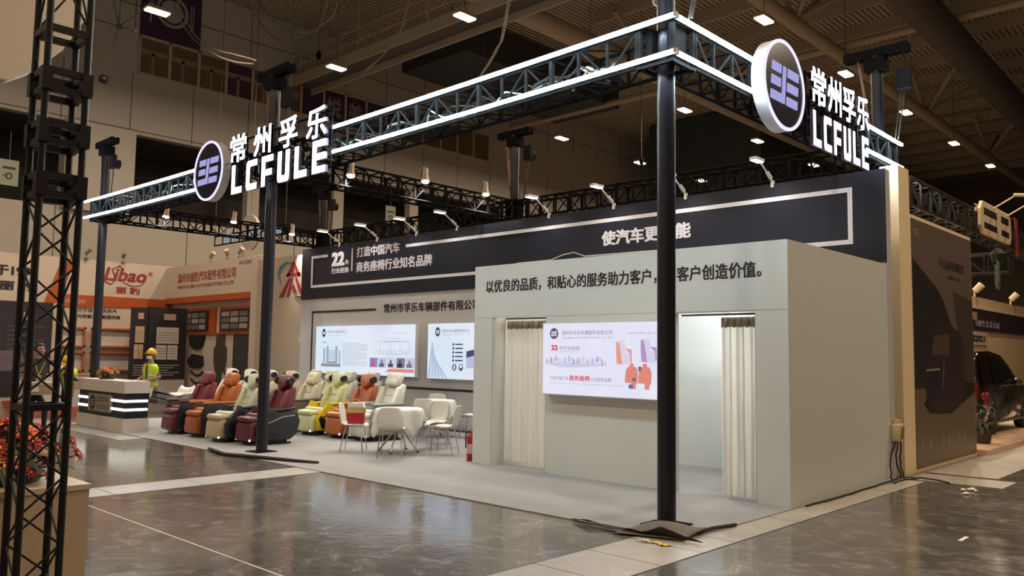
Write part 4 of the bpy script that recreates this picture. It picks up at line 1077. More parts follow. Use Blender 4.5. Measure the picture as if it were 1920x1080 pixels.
# ================================================================ FOREGROUND: TOWER, PLINTH, FLOWERS
pl = thing('display_plinth', 'pale wooden plinth under the big orange flowers, lower left corner', 'plinth', (-1.89, -4.87, 0))
M_PLINTH = mat('plinth_wood', 'b39a7c', .5, noise=.10, nscale=2.5)
MB().box((-2.2, -3.2, 0), (0, 0, .66)).build('plinth_body', M_PLINTH, pl)
MB().box((-2.21, -3.21, .66), (.008, .008, .70)).build('plinth_top', mat('plinth_top_wood', 'bda487', .45, noise=.10, nscale=2.5), pl)
rnd = random.Random(11)
bl = []
for k in range(46):
    a = rnd.uniform(0, 2*PI); r = math.sqrt(rnd.uniform(0.02, 1))
    X, Y = r*.30*math.cos(a), r*.46*math.sin(a); z = .44*(1 - .65*r*r) + rnd.uniform(-.03, .03)
    bl.append((X, Y, z, 'orange' if z > .30 and k % 4 else ('deep' if k % 3 else 'peach'), rnd.uniform(.085, .13)))
bl += [(.34, .40, .30, 'deep', .07), (.36, .44, .20, 'deep', .08), (.42, .12, .10, 'deep', .06), (.45, .22, .08, 'deep', .05), (.40, -.2, .16, 'deep', .06)]
arrangement('large arrangement of orange and red blooms with long leaves on the wooden plinth', (-2.42, -5.36, .70), 1.0, .46, bl, 0, 26, 8)

tw = thing('truss_tower', 'tall black lattice truss tower in the left foreground', 'truss tower', (-1.16, -5.455, 0), .0)
M_TOWER = mat('tower_black', '120d0c', .5, spec=.3)
S = .12
for sx in (-1, 1):
    for sy in (-1, 1): MB().cyl((sx*S, sy*S, .02), (sx*S, sy*S, 5.6), 0.022, n=12).build('leg', M_TOWER, tw, smooth=True)
lv = [.03, 1.33, 2.68, 2.80, 3.02, 3.14, 3.36, 3.48, 3.76, 4.2, 4.8, 5.4]
for z in lv:
    q = MB()
    for a, b in (((-S, -S), (S, -S)), ((S, -S), (S, S)), ((S, S), (-S, S)), ((-S, S), (-S, -S))): q.bar((*a, z), (*b, z), .035, .042)
    q.build('cross_frame', M_TOWER, tw)
def lace(z0, z1, n, r=.0075):
    q = MB(); h = (z1 - z0)/n
    for i in range(n):
        za, zb = z0 + i*h, z0 + (i+1)*h
        for k, (a, b) in enumerate((((S, -S), (S, S)), ((S, S), (-S, S)), ((-S, S), (-S, -S)), ((-S, -S), (S, -S)))):
            u, v = ((a, b) if (i + k) % 2 else (b, a)); q.cyl((*u, za), (*v, zb), r, n=6)
    q.build('lattice', M_TOWER, tw)
lace(.05, 1.31, 6); lace(1.35, 2.66, 6); lace(3.8, 5.4, 4)
for sx in (-1, 1):
    for sy in (-1, 1):
        for z in (2.74, 3.08, 3.42): MB().box((sx*S - .032, sy*S - .032, z - .075), (sx*S + .032, sy*S + .032, z + .075)).build('joint_plate', M_TOWER, tw)

# big pale hanging boards behind the tower top
M_TARP = mat('board_beige', 'b29a80', .6)
bd = thing('hanging_board', 'large pale beige hanging board behind the top of the truss tower', 'board', (-6.3, -4.5, 0))
q = MB().prism([(-2.5, 4.6), (.05, 4.88), (.30, 5.05), (.62, 5.4), (.85, 5.85), (1.05, 6.7), (1.05, 9), (-2.5, 9)], -.25, 0, 'x', .01)
q.build('board_panel', M_TARP, bd)
bd2 = thing('hanging_board', 'darker brown hanging board below the pale one, upper left', 'board', (-8.2, -5.2, 0))
MB().prism([(-2.5, 4.6), (.35, 5.35), (.5, 6.6), (-2.5, 6.6)], -.2, 0, 'x', .01).build('board_panel', mat('board_brown', '73624e', .65), bd2)
for o, xs in ((bd, -.12), (bd2, -.1)):
    q = MB()
    for yy in (-1.5, .0): MB().cyl((xs, yy, 6.4), (xs, yy, 16.3), .015, n=5).build('hanger', M_STEELD, o)

# ================================================================ NEIGHBOURING BOOTH ON THE LEFT
LX = -24.4
M_LW = mat('libao_white', 'cfc2b6', .6, noise=.03, nscale=.8)
M_OR = mat('libao_orange', 'b4531f', .5)
M_DK = mat('poster_dark', '2a272c', .5)
M_PIC = mat('poster_print', 'a79d94', .6)
lw = struct(MB().box((LX - .12, -6, 0), (LX, 5.72, 4.68)).build('wall_neighbour_left', M_LW))
struct(MB().box((LX, 5.72, 0), (-18.25, 5.84, 4.68)).build('wall_neighbour_back', M_LW))
struct(MB().box((-18.25, 5.40, 0), (-17.72, 5.84, 4.58)).build('wall_neighbour_pier', M_LW))
aw = struct(MB().box((-17.72, 5.30, 0), (-15.0, 5.40, 4.42)).build('wall_logo', mat('logo_wall', 'b8a998', .6, noise=.03)))
def ytext(mb, s, y, z, w, h, x=LX, b=.02, it=0.): return text(mb, s, (x + .002, y, z), YU, ZU, w, h, .006, b, italic=it)
q = MB(); ytext(q, '于1994', .12, 3.95, 1.22, .33, b=.04); ytext(q, '丽 豹', .28, 3.50, .95, .30, b=.04); q.build('lettering', M_INK, lw)
q = MB(); ytext(q, '致力于成为领先的汽', 2.44, 2.91, 1.40, .14, b=.012); ytext(q, '车内饰解决方案提供商', 2.44, 2.71, 1.52, .14, b=.012); q.build('lettering', M_INK, lw)
q = MB(); ytext(q, 'Libao', 3.35, 4.02, 1.4, .46, b=.03, it=.25); ytext(q, '丽 豹', 3.78, 3.60, .8, .24, b=.03)
q.tube([(LX + .01, 3.35, 4.02), (LX + .01, 3.6, 3.9), (LX + .01, 3.75, 4.1), (LX + .01, 3.62, 4.42), (LX + .01, 3.85, 4.55), (LX + .01, 4.0, 4.42), (LX + .01, 3.9, 4.3)], .022, 6)
q.tube([(LX + .01, 4.0, 4.0), (LX + .01, 4.3, 3.88), (LX + .01, 4.6, 3.92), (LX + .01, 4.75, 4.1)], .014, 6)
ring(q, (4.92, 4.34), .06, .075, LX + .012, 18); ytext(q, 'R', 4.89, 4.31, .06, .07)
q.build('lettering', mat('libao_red', '983433', .5), lw)
# orange slanted stripe and band
q = MB(); q.prism([(.55, .0), (.95, .0), (2.45, 4.66), (2.05, 4.66)], LX + .001, LX + .02, 'x'); q.prism([(2.0, 3.05), (5.70, 3.17), (5.70, 3.48), (2.1, 3.48)], LX + .001, LX + .03, 'x'); q.build('orange_stripe', M_OR, lw)
q = MB(); ytext(q, 'NO.S3205', 2.1, 3.2, .72, .12, LX + .03); q.build('lettering', mat('pale_print', 'd7b9a2', .5), lw)
# framed display niches
for y0 in (1.45, 3.05):
    for z0 in (.95, 1.75):
        n = thing('wall_niche', {(1.45, .95): 'orange framed white niche, lower left on the neighbour wall', (1.45, 1.75): 'orange framed white niche, upper left on the neighbour wall', (3.05, .95): 'orange framed white niche, lower right by the black left post', (3.05, 1.75): 'orange framed white niche, upper right by the black left post'}[(y0, z0)], 'niche', (LX, y0, z0), 0, 'orange display niches')
        q = MB().box((0, 0, 0), (.14, 1.40, .06)).box((0, 0, .60), (.14, 1.40, .66)).box((0, 0, 0), (.14, .06, .66)).box((0, 1.34, 0), (.14, 1.40, .66)); q.build('frame', mat('niche_orange', 'c2704a', .5), n)
        MB().box((.0, .06, .06), (.02, 1.34, .60)).build('back_panel', mat('niche_white', 'd9d2cb', .5), n)
# dark folded poster wall
dp = thing('poster_panel', 'dark two-leaf poster panel with white certificates behind the right worker', 'poster', (-22.6, 3.68, .72)); dp.scale = (1, .90, .94)
MB().box((-.2, 0, -.766), (.03, 1.98, .0)).build('panel_base', M_LW, dp)
MB().box((-.2, 0, 0), (.0, .55, 2.5)).build('poster_leaf', M_DK, dp)
MB().box((-.2, .56, 0), (.04, 1.98, 2.54)).build('poster_leaf', M_DK, dp)
M_CERT = mat('certificate_white', 'd8d1c9', .6); M_CERTB = mat('certificate_buff', 'c9ad8d', .6)
for (ya, yb, za, zb, m_) in ((.1, .42, 1.28, 1.85, M_CERTB), (.08, .23, .72, 1.22, M_CERTB), (.25, .40, .72, 1.22, M_CERTB), (.85, 1.68, 1.26, 1.84, M_CERT), (.85, 1.24, .70, 1.21, M_CERT), (1.28, 1.66, .70, 1.21, M_CERT)):
    xx = .002 if yb < .5 else .042
    c = MB().box((xx, ya, za), (xx + .012, yb, zb)).build('certificate', m_, dp)
    q = MB()
    for i in range(4): q.box((xx + .012, ya + .06, za + .1 + i*.09), (xx + .014, yb - .06, za + .125 + i*.09))
    q.build('print', M_PIC, c)
q = MB()
for i in range(5): q.box((.04, .8, .48 - i*.085), (.044, 1.75 - (i % 3)*.2, .515 - i*.085)); q.box((.0, .08, .48 - i*.085), (.004, .5, .515 - i*.085))
q.build('print', M_PIC, dp)
q = MB().box((.04, 1.1, 2.1), (.05, 1.55, 2.32)).box((0, .18, 2.1), (.01, .38, 2.32)); q.build('badge', mat('badge_print', 'c8a89a', .5), dp)
# dark information boards at the far left
ib = thing('poster_panel', 'dark information board with leather photo, far left behind the tower', 'poster', (-21.5, .0, 0))
MB().box((-.06, -2.2, .32), (0, .95, 3.02)).build('poster_leaf', M_DK, ib)
MB().box((-.08, -2.3, .22), (-.01, 1.08, .32)).box((-.08, .95, .22), (-.01, 1.08, 3.02)).build('stand_frame', M_LW, ib)
q = MB()
for i in range(8): q.box((0, -.2, 2.3 - i*.13), (.004, .75 - (i % 3)*.2, 2.33 - i*.13))
q.build('print', mat('print_grey', '5a555a', .6), ib)
q = MB().box((0, -.6, 1.05), (.006, .78, 1.62)); q.build('photo_print', mat('photo_dark', '6d6168', .6, noise=.5, nscale=3), ib)
q = MB().box((0, .0, 2.5), (.006, .45, 2.72)); q.build('badge', mat('badge_grey', 'b7aaa2', .5), ib)
for yl in (-2.0, .8): MB().box((-.3, yl, 0), (.25, yl + .08, .22)).build('foot', M_LW, ib)
# white counter with orange base behind the man
wc = thing('display_counter', 'white counter with an orange base and red script logo, behind the lanyard man', 'counter', (-18.6, -.55, 0))
MB().box((-.6, 0, .22), (.6, 1.9, 1.0)).build('counter_body', mat('counter_cream', 'd5cbc4', .5), wc)
MB().box((-.6, 0, .0), (.605, 1.9, .22)).box((-.62, -.02, 1.0), (.62, 1.92, 1.03)).build('trim_band', mat('counter_orange', 'c06a50', .5), wc)
q = MB(); text(q, 'Libao', (.601, .95, .66), YU, ZU, .6, .2, .004, .02, italic=.25); text(q, '丽豹', (.601, 1.25, .50), YU, ZU, .26, .11, .004, .02); q.build('logo', mat('libao_red2', 'b9584f', .5), wc)
# company name fascia on the back wall of the neighbour
fs = struct(MB().box((-24.38, 5.50, 3.45), (-18.25, 5.72, 4.62)).build('wall_fascia', M_LW))
MB().box((-24.38, 5.47, 3.32), (-18.25, 5.72, 3.52)).build('orange_band', M_OR, fs)
q = MB(); text(q, '温州市丽豹汽车配件有限公司', (-23.5, 5.50, 4.02), XU, ZU, 4.1, .34, .006, .02); text(q, 'WENZHOU LIBAO AUTOMOBILE FITTINGS CO.,LTD', (-23.5, 5.50, 3.80), XU, ZU, 4.0, .13, .006, .012); q.build('lettering', mat('fascia_red', 'a8504c', .5), fs)
q = MB(); text(q, 'NO.S3205', (-19.2, 5.50, 4.40), XU, ZU, .75, .12, .005, .01); q.build('lettering', mat('fascia_blue', '6a6480', .5), fs)
for i, x0 in enumerate((-23.15, -20.55)):
    tv = thing('wall_screen', ('orange backed dark picture screen, left of two under the red company name', 'orange backed dark picture screen, right of two under the red company name')[i], 'screen', (x0, 5.72, 2.35), 0, 'picture screens of the neighbour booth')
    MB().box((-.12, -.06, -.12), (2.2 + .3*i, 0, .78)).build('backboard', M_OR, tv)
    MB().box((0, -.10, 0), (1.75 + .2*i, -.06, .68)).build('bezel', M_DK, tv)
    for r in range(3):
        for c in range(3):
            wq = (1.55 + .2*i)/3; MB().box((.1 + c*wq, -.105, .06 + r*.2), (.1 + c*wq + wq*.86, -.10, .21 + r*.2)).build('picture', mat('tv_pic_%d' % ((r + c) % 3), ('8a8683', '6c6a6a', 'a5a09c')[(r + c) % 3], .4), tv)
def flatthing(name, label, cat, poly, x, y, z, col, th=.03, grp=None):
    t = thing(name, label, cat, (x, y, z), 0, grp); MB().prism(poly, -th, 0, 'y', .004).build('mat_sheet' if 'mat' in name else 'body', mat('rubber_' + col, col, .7), t); return t
flatthing('floor_mat', 'brown shaped car floor mat hung on the neighbour wall, upper one', 'car mat', [(-.3,0),(.3,0),(.42,.35),(.42,.75),(.3,.85),(.28,1.25),(-.28,1.25),(-.3,.85),(-.42,.75),(-.42,.35)], -20.6, 5.715, 1.02, '4a403a', .03, 'hung car mats')
flatthing('floor_mat', 'grey shaped car floor mat hung below the brown one', 'car mat', [(-.4,0),(.4,0),(.42,.55),(.3,.75),(.28,1.0),(-.28,1.0),(-.3,.75),(-.42,.55)], -20.75, 5.715, .0, '454244', .03, 'hung car mats')
flatthing('floor_mat', 'plain dark grey rectangular mat hung at the right end', 'car mat', [(-.5,0),(.5,0),(.5,2.2),(-.5,2.2)], -19.25, 5.715, .05, '3b3a3f', .03, 'hung car mats')
flatthing('bumper_lip', 'black curved bumper lip at the top of the hung parts', 'car part', [(-.55,.45),(.55,.45),(.4,.1),(.2,0),(-.2,0),(-.4,.1)], -22.2, 5.70, 1.75, '18171a', .08, 'hung car parts')
flatthing('mirror_cover', 'black pointed mirror cover under the bumper lip', 'car part', [(-.65,.22),(-.3,.45),(.4,.4),(.45,.1),(.2,0),(-.4,0)], -22.15, 5.70, 1.12, '1d1c1c', .08, 'hung car parts')
for i, (zz, ww, lab) in enumerate(((.80, .42, 'upper short black trim strip'), (.54, .42, 'lower short black trim strip'), (.22, .7, 'upper long curved black trim strip'), (-.0, .7, 'lower long curved black trim strip'))):
    t = thing('trim_strip', lab + ' on the neighbour wall', 'car part', (-22.15, 5.69, zz + .05), 0, 'hung trim strips')
    q = MB().tube([(-ww, 0, .14), (-ww*.5, 0, .04), (0, 0, .0), (ww*.5, 0, .04), (ww, 0, .14)], .035, 6); q.build('strip', mat('trim_black', '161518', .3), t, smooth=True)
# red A logo with its blue arc
q = MB(); Y_ = 5.30
for p in ([(-16.45, 3.25), (-16.2, 3.25), (-15.85, 3.78), (-15.95, 3.78)], [(-16.05, 3.25), (-15.9, 3.25), (-15.72, 3.78), (-15.82, 3.78)], [(-15.62, 3.78), (-15.52, 3.78), (-15.22, 3.35), (-15.36, 3.35)], [(-15.78, 3.5), (-15.7, 3.62), (-15.5, 3.35), (-15.62, 3.35)],
          [(-16.1, 3.84), (-15.35, 3.84), (-15.35, 3.92), (-16.0, 3.92)], [(-16.1, 3.84), (-15.72, 4.28), (-15.68, 4.16), (-15.95, 3.84)], [(-15.35, 3.84), (-15.72, 4.28), (-15.74, 4.15), (-15.48, 3.84)], [(-15.85, 3.95), (-15.72, 4.12), (-15.70, 3.95)]):
    q.prism(p, Y_ - .012, Y_ - .001, 'y')
q.build('red_logo', mat('logo_red', '8e2430', .5), aw)
q = MB().tube([(-15.75, Y_ - .01, 4.22), (-16.1, Y_ - .01, 4.26), (-16.4, Y_ - .01, 4.12), (-16.5, Y_ - .01, 3.9), (-16.35, Y_ - .01, 3.62)], .03, 6, radii=[.008, .03, .045, .035, .01]); q.build('blue_arc', mat('logo_blue', '5f93a8', .5), aw)
q = MB().tube([(-15.6, Y_ - .01, 3.28), (-15.3, Y_ - .01, 3.24), (-15.1, Y_ - .01, 3.3)], .03, 6, radii=[.01, .03, .008]); q.build('grey_swash', mat('logo_grey', '93928f', .5), aw)
tg = thing('wall_plate', 'small white number plate on the logo wall beside the black header', 'plate', (-15.2, 5.30, 1.98)); MB().box((-.12, -.02, 0), (.12, 0, .18)).build('plate', mat('plate_white', 'd5d0c8', .5), tg); MB().box((-.09, -.023, .09), (.09, -.02, .13)).build('print', M_PIC, tg)
# small spotlights on the neighbour walls
for i, (x, y, z, lab) in enumerate(((LX + .05, .9, 4.70, 'small clip spotlight on the neighbour wall, nearest the tower'), (LX + .05, 2.75, 4.70, 'small clip spotlight on the neighbour wall, left of the left post'), (LX + .05, 3.95, 4.70, 'small clip spotlight above the red script logo'),
        (-21.3, 5.6, 4.64, 'small clip spotlight above the red company name, leftmost'), (-20.2, 5.6, 4.64, 'small clip spotlight above the red company name, middle one'), (-19.4, 5.6, 4.64, 'small clip spotlight above the red company name, by the number'))):
    t = thing('clip_spotlight', lab, 'spotlight', (x, y, z), random.uniform(-1, 1), 'clip spotlights of the neighbour booth')
    MB().box((-.05, -.05, -.04), (.05, .05, .03)).cyl((0, 0, .02), (0, 0, .14), .015, n=6).build('clip', M_GREYM, t)
    MB().lathe([(.03, .0), (.06, .02), (.06, .16), (.075, .26), (.07, .26)], n=12).map(lambda v: roty(.9) @ v + Vector((-.05, 0, .14))).build('lamp_head', M_SPOTB, t, smooth=True)
# leaning grey boards behind the counter
lb = thing('board_stack', 'grey boards stacked in a slope behind the reception counter', 'boards', (-17.6, 2.2, 0), .0)
for i in range(3):
    q = MB().prism([(0, .72 - i*.16), (2.4, .05), (2.4, .01), (0, .60 - i*.16)], -.9 + .14*i, .5, 'x', .01); q.build('board', mat('board_grey%d' % i, ('8d8783', '6f6a69', '5b5757')[i], .5), lb)
shell_chair('cream shell chair far behind the reception counter, beside the leaning grey boards', -17.1, 1.75, (.3, -1), 'spare chair')
# round white sign on the far truss and small ring-lit truss
rs = thing('round_sign', 'round white hanging sign half hidden behind the middle post', 'sign', (-21.7, 7.2, 5.84))
MB().lathe([(.62, -.05), (.62, .05)], n=32, axis='y').build('disc', mat('round_sign_white', 'b3aaa0', .5), rs, smooth=True); q = MB()
for a in range(32): q.bar((.63*math.cos(a*PI/16), -.05, .63*math.sin(a*PI/16)), (.63*math.cos((a+1)*PI/16), -.05, .63*math.sin((a+1)*PI/16)), .03)
q.build('rim', mat('rim_white', 'd8d4d0', .4), rs); MB().cyl((0, 0, .6), (0, 0, 10.4), .01, n=5).build('hanger', M_STEELD, rs)
ft = thing('lit_frame', 'narrow black frame with small white lights hanging below the far left truss', 'truss', (-22.5, 6.3, 5.35))
q = MB()
for z in (0, .32): q.bar((0, 0, z), (4.6, 0, z), .04)
for i in range(9): q.bar((i*.57, 0, 0), (i*.57, 0, .32), .03)
q.build('frame', M_BLACKR, ft); q = MB()
for i in range(8): q.box((.1 + i*.57, -.03, .05), (.42 + i*.57, -.02, .27 if i % 3 else .12))
q.build('light_panel', emat('dim_panel_glow', 'b9bcd0', .5), ft)
for i in (0, 4.6): MB().cyl((i, 0, .3), (i, 0, 10.9), .01, n=5).build('hanger', M_STEELD, ft)
# ================================================================ PEOPLE
M_SKIN = mat('skin', 'a87c62', .55); M_HAIR = mat('hair_black', '17130f', .6)
def mirror(p): return (-p[0], p[1], p[2])
def person(name, label, loc, rz, J, mats, s=1.0, fingers='curl'):
    """one continuous skinned body grown along a posed skeleton; faces -y, x is the person's left"""
    t = thing(name, label, 'person', loc, rz); t.scale = (s, s, s)
    P, Rr, Ed, Bm = [], [], [], []
    idx = {}
    def add(n, p, r, par=None, m='shirt'):
        idx[n] = len(P); P.append(Vector(p)); Rr.append(r if hasattr(r, '__len__') else (r, r))
        if par is not None: Ed.append((idx[par], idx[n])); Bm.append((idx[par], idx[n], m))
    add('pelvis', J['pelvis'], (.145, .105))
    add('waist', J['waist'], (.135, .095), 'pelvis', 'shirt'); add('chest', J['chest'], (.165, .11), 'waist', 'shirt')
    add('collar', J['collar'], (.085, .07), 'chest', 'shirt'); add('neck', J['neck'], .052, 'collar', 'skin')
    add('jaw', J['jaw'], (.068, .07), 'neck', 'skin'); add('face', J['face'], (.078, .09), 'jaw', 'skin'); add('brow', J['brow'], (.08, .095), 'face', 'skin'); add('crown', J['crown'], (.062, .07), 'brow', 'hair')
    for sd, sg in (('L', 1), ('R', -1)):
        g = lambda k: J.get(k + sd) or mirror(J[k])
        add('sh' + sd, g('sh'), .062, 'collar', 'shirt'); add('ua' + sd, (Vector(g('sh')) + Vector(g('el')))/2, .052, 'sh' + sd, 'shirt')
        add('el' + sd, g('el'), .042, 'ua' + sd, 'sleeve'); add('fa' + sd, (Vector(g('el'))*.55 + Vector(g('wr'))*.45), .038, 'el' + sd, 'arm'); add('wr' + sd, g('wr'), .026, 'fa' + sd, 'arm')
        w = Vector(g('wr')); d = (w - Vector(g('el'))).normalized(); sid = Vector(g('side') if ('side' in J or 'side' + sd in J) else (sg*.0, -1, .2)); sid = (sid - d*sid.dot(d)).normalized(); nn = d.cross(sid)
        if sg < 0: nn = -nn
        add('pm' + sd, w + d*.055, (.038, .018), 'wr' + sd, 'skin')
        for k in range(4):
            o = (k - 1.5)*.021; l = (.034, .042, .039, .028)[k]
            b0 = w + d*.10 + sid*o; add('f%da' % k + sd, b0, .0095, 'pm' + sd, 'skin')
            add('f%db' % k + sd, b0 + d*l*.8 - nn*l*.45, .0088, 'f%da' % k + sd, 'skin'); add('f%dc' % k + sd, b0 + d*l*1.1 - nn*l*1.25, .0075, 'f%db' % k + sd, 'skin')
        tb = w + d*.045 + sid*-.036; add('t0' + sd, tb, .0105, 'pm' + sd, 'skin'); add('t1' + sd, tb - sid*.022 + d*.03 - nn*.012, .0085, 't0' + sd, 'skin')
        add('hip' + sd, g('hip'), .088, 'pelvis', 'pants'); kn, an = Vector(g('kn')), Vector(g('an'))
        add('th' + sd, (Vector(g('hip')) + kn)/2, .078, 'hip' + sd, 'pants'); add('kn' + sd, kn, .056, 'th' + sd, 'pants'); add('ca' + sd, kn*.6 + an*.4, .055, 'kn' + sd, 'pants'); add('an' + sd, an, .042, 'ca' + sd, 'pants')
        fw = Vector(J.get('toe' + sd, (0, -1, 0))).normalized(); hz = Vector((an.x, an.y, .0))
        add('hl' + sd, Vector((an.x, an.y, an.z - .05)) - fw*.03, .036, 'an' + sd, 'shoe'); add('ba' + sd, Vector((an.x, an.y, an.z - .055)) + fw*.11, (.042, .03), 'hl' + sd, 'shoe'); add('to' + sd, Vector((an.x, an.y, an.z - .06)) + fw*.17, (.033, .022), 'ba' + sd, 'shoe')
    me = bpy.data.meshes.new(name); me.from_pydata(P, Ed, [])
    o = bpy.data.objects.new(name + '_tmp', me); COL.objects.link(o)
    md = o.modifiers.new('skin', 'SKIN'); md.use_smooth_shade = True
    for i, sv in enumerate(me.skin_vertices[0].data): sv.radius = Rr[i]; sv.use_root = (i == 0)
    o.modifiers.new('sub', 'SUBSURF').levels = 2
    bpy.context.view_layer.update(); dg = bpy.context.evaluated_depsgraph_get()
    m2 = bpy.data.meshes.new_from_object(o.evaluated_get(dg)); bpy.data.objects.remove(o)
    keys = list(mats.keys()); m2.materials.clear()
    for k in keys: m2.materials.append(mats[k])
    def segd(c, a, b):
        ab = b - a; tt = max(0, min(1, (c - a).dot(ab)/max(1e-9, ab.dot(ab)))); return (c - a - ab*tt).length
    for p in m2.polygons:
        c = p.center; best = min(Bm, key=lambda e: segd(c, P[e[0]], P[e[1]]) - .35*(Rr[e[0]][0] + Rr[e[1]][0])/2)
        p.material_index = keys.index(best[2]); p.use_smooth = True
    # nose, eyes, mouth and ears grown onto the head
    bm = bmesh.new(); bm.from_mesh(m2)
    fdir = Vector(J.get('look', (0, -1, 0))).normalized(); up = (Vector(J['crown']) - Vector(J['jaw'])).normalized(); fdir = (fdir - up*fdir.dot(up)).normalized(); lt = fdir.cross(up)*-1
    fc = Vector(J['face'])
    hf = MB(); 
    def blob(off, r, mk):
        k0 = len(hf.f); hf.cur = keys.index(mk); hf.ball(fc + lt*off[0] + fdir*off[1] + up*off[2], r, 8, 6)
    blob((0, .092, .0), (.014, .018, .022), 'skin'); blob((0, .078, -.045), (.024, .012, .007), 'lip')
    for sx in (-1, 1):
        blob((sx*.032, .082, .032), (.013, .008, .007), 'hair'); blob((sx*.034, .083, .052), (.018, .007, .004), 'hair'); blob((sx*.082, -.005, .01), (.012, .02, .03), 'skin')
    bm.to_mesh(m2); bm.free()
    body = bpy.data.objects.new('body', m2); COL.objects.link(body); body.parent = t
    # join the face pieces into the same mesh
    bm = bmesh.new(); bm.from_mesh(m2); vs = [bm.verts.new(v) for v in hf.v]
    for f, mi in zip(hf.f, hf.mi):
        nf = bm.faces.new([vs[i] for i in f]); nf.material_index = mi; nf.smooth = True
    bm.to_mesh(m2); bm.free()
    return t, (fc, fdir, lt, up)
def std(**k):
    J = dict(pelvis=(0, 0, .94), waist=(0, -.005, 1.10), chest=(0, -.01, 1.29), collar=(0, 0, 1.445), neck=(0, -.005, 1.53), jaw=(0, -.025, 1.585), face=(0, -.02, 1.65), brow=(0, -.01, 1.71), crown=(0, .0, 1.77),
             sh=(.185, 0, 1.42), el=(.24, .03, 1.13), wr=(.25, -.08, .88), hip=(.09, 0, .90), kn=(.10, -.01, .50), an=(.10, .02, .085))
    J.update(k); return J
def mm(shirt, pants, sleeve=None, arm=None, shoe=None, hair=None):
    return {'shirt': shirt, 'sleeve': sleeve or shirt, 'arm': arm or M_SKIN, 'pants': pants, 'skin': M_SKIN, 'hair': hair or M_HAIR, 'shoe': shoe or mat('shoe_dark', '221c19', .5), 'lip': mat('lips', '8a5548', .5)}
M_SHIRT = mat('shirt_dark', '3a3032', .75, noise=.15, nscale=9); M_TROU = mat('trousers_black', '191719', .8)
J = std(look=(.45, -1, 0), shL=(.19, 0, 1.43), elL=(.40, .04, 1.33), wrL=(.345, -.17, 1.27), shR=(-.19, 0, 1.43), elR=(-.40, .04, 1.32), wrR=(-.36, -.17, 1.26), sideL=(-1, 0, 0), sideR=(1, 0, 0),
        knL=(.14, -.10, .50), anL=(.13, -.06, .085), knR=(-.10, -.0, .50), anR=(-.11, .10, .085), toeL=(.3, -1, 0))
man, H = person('person', 'man in dark short-sleeved shirt with yellow lanyard carrying a carton on straps', (-13.8, -1.65, 0), math.radians(72), J, mm(M_SHIRT, M_TROU))
fc, fd, lt, up = H
def hair_cap(t, H, thick=.012, low=.02):
    fc, fd, lt, up = H
    def fn(u, v):
        a = 2*PI*u; b = v*1.75; r = Vector((.088, .098, .105)); d = lt*math.cos(a)*math.sin(b)*r.x + fd*math.sin(a)*math.sin(b)*r.y + up*math.cos(b)*r.z
        if math.sin(a) > .2 and b > 1.0: d = lt*math.cos(a)*math.sin(1.0)*r.x + fd*math.sin(a)*math.sin(1.0)*r.y + up*math.cos(1.0)*r.z
        return fc + up*.045 - fd*.012 + d*1.04
    return MB().grid(fn, 20, 8).build('hair', M_HAIR, t, smooth=180, solid=thick)
hair_cap(man, H)
q = MB().tube([(-.07, .02, 1.47), (-.085, -.09, 1.42), (-.05, -.135, 1.28), (-.005, -.135, 1.16)], .007, 6).tube([(.07, .02, 1.47), (.085, -.09, 1.42), (.04, -.135, 1.28), (-.005, -.135, 1.16)], .007, 6)
q.build('lanyard', mat('lanyard_yellow', 'c9b23a', .6), man, smooth=True)
MB().box((-.05, -.15, 1.02), (.04, -.143, 1.16)).build('badge', mat('badge_tan', 'a98a6c', .5), man)
q = MB()
for sx in (-1, 1): q.prism([(sx*.02, 1.49), (sx*.09, 1.47), (sx*.10, 1.43), (sx*.03, 1.40)], -.105, -.09, 'y')
q.build('shirt_collar', M_SHIRT, man)
# the carton he carries, hung on two straps
cx = thing('carton', 'flat pale cardboard carton carried at waist height by the lanyard man', 'carton', (-13.8, -1.65, 0), math.radians(72))
MB().box((-.38, -.52, .78), (.24, -.16, .98)).build('box_body', mat('carton_tan', 'a58d68', .75, noise=.06), cx)
MB().box((-.39, -.53, .98), (.25, -.155, 1.03)).build('lid', mat('carton_top', 'c7b7a0', .7), cx)
for a, b in (((.25, -.34, .80), (.34, -.26, 1.26)), ((-.39, -.34, .80), (-.36, -.26, 1.25))): MB().bar(a, b, .02, .006).build('strap', mat('carton_strap', '8f7c5e', .7), cx)
MB().box((-.2, -.533, .84), (.02, -.5205, .93)).build('label', mat('carton_label', 'd5ccbb', .6), cx)

M_VEST = mat('vest_yellow', 'b9d32a', .6); M_REFL = mat('vest_reflective', 'b3b89c', .3, metal=.3); M_HELM = mat('helmet_yellow', 'd9a520', .35)
def vest(t, M, front_gap=.5, h0=.92, h1=1.46):
    """hi-vis vest shell round the torso; M maps upright torso space to the pose"""
    def fn(u, v, e=0.):
        a = -PI/2 + front_gap/2 + (2*PI - front_gap)*u; z = h0 + (h1 - h0)*v
        rx = (.185 - .02*v + (.02 if v > .6 else 0))*(1 if v < .85 else 1 - (v - .85)*3.2) + e; ry = .14 - .03*max(0, v - .7) + e
        return M @ Vector((rx*math.cos(a), ry*math.sin(a), z))
    o = MB().grid(fn, 28, 12).build('vest', M_VEST, t, smooth=180, solid=.008)
    for zc in (.22, .42):
        MB().grid(lambda u, v: fn(u, zc + .085*v, .006), 28, 1).build('reflective_band', M_REFL, o, smooth=180, solid=.003)
    return o
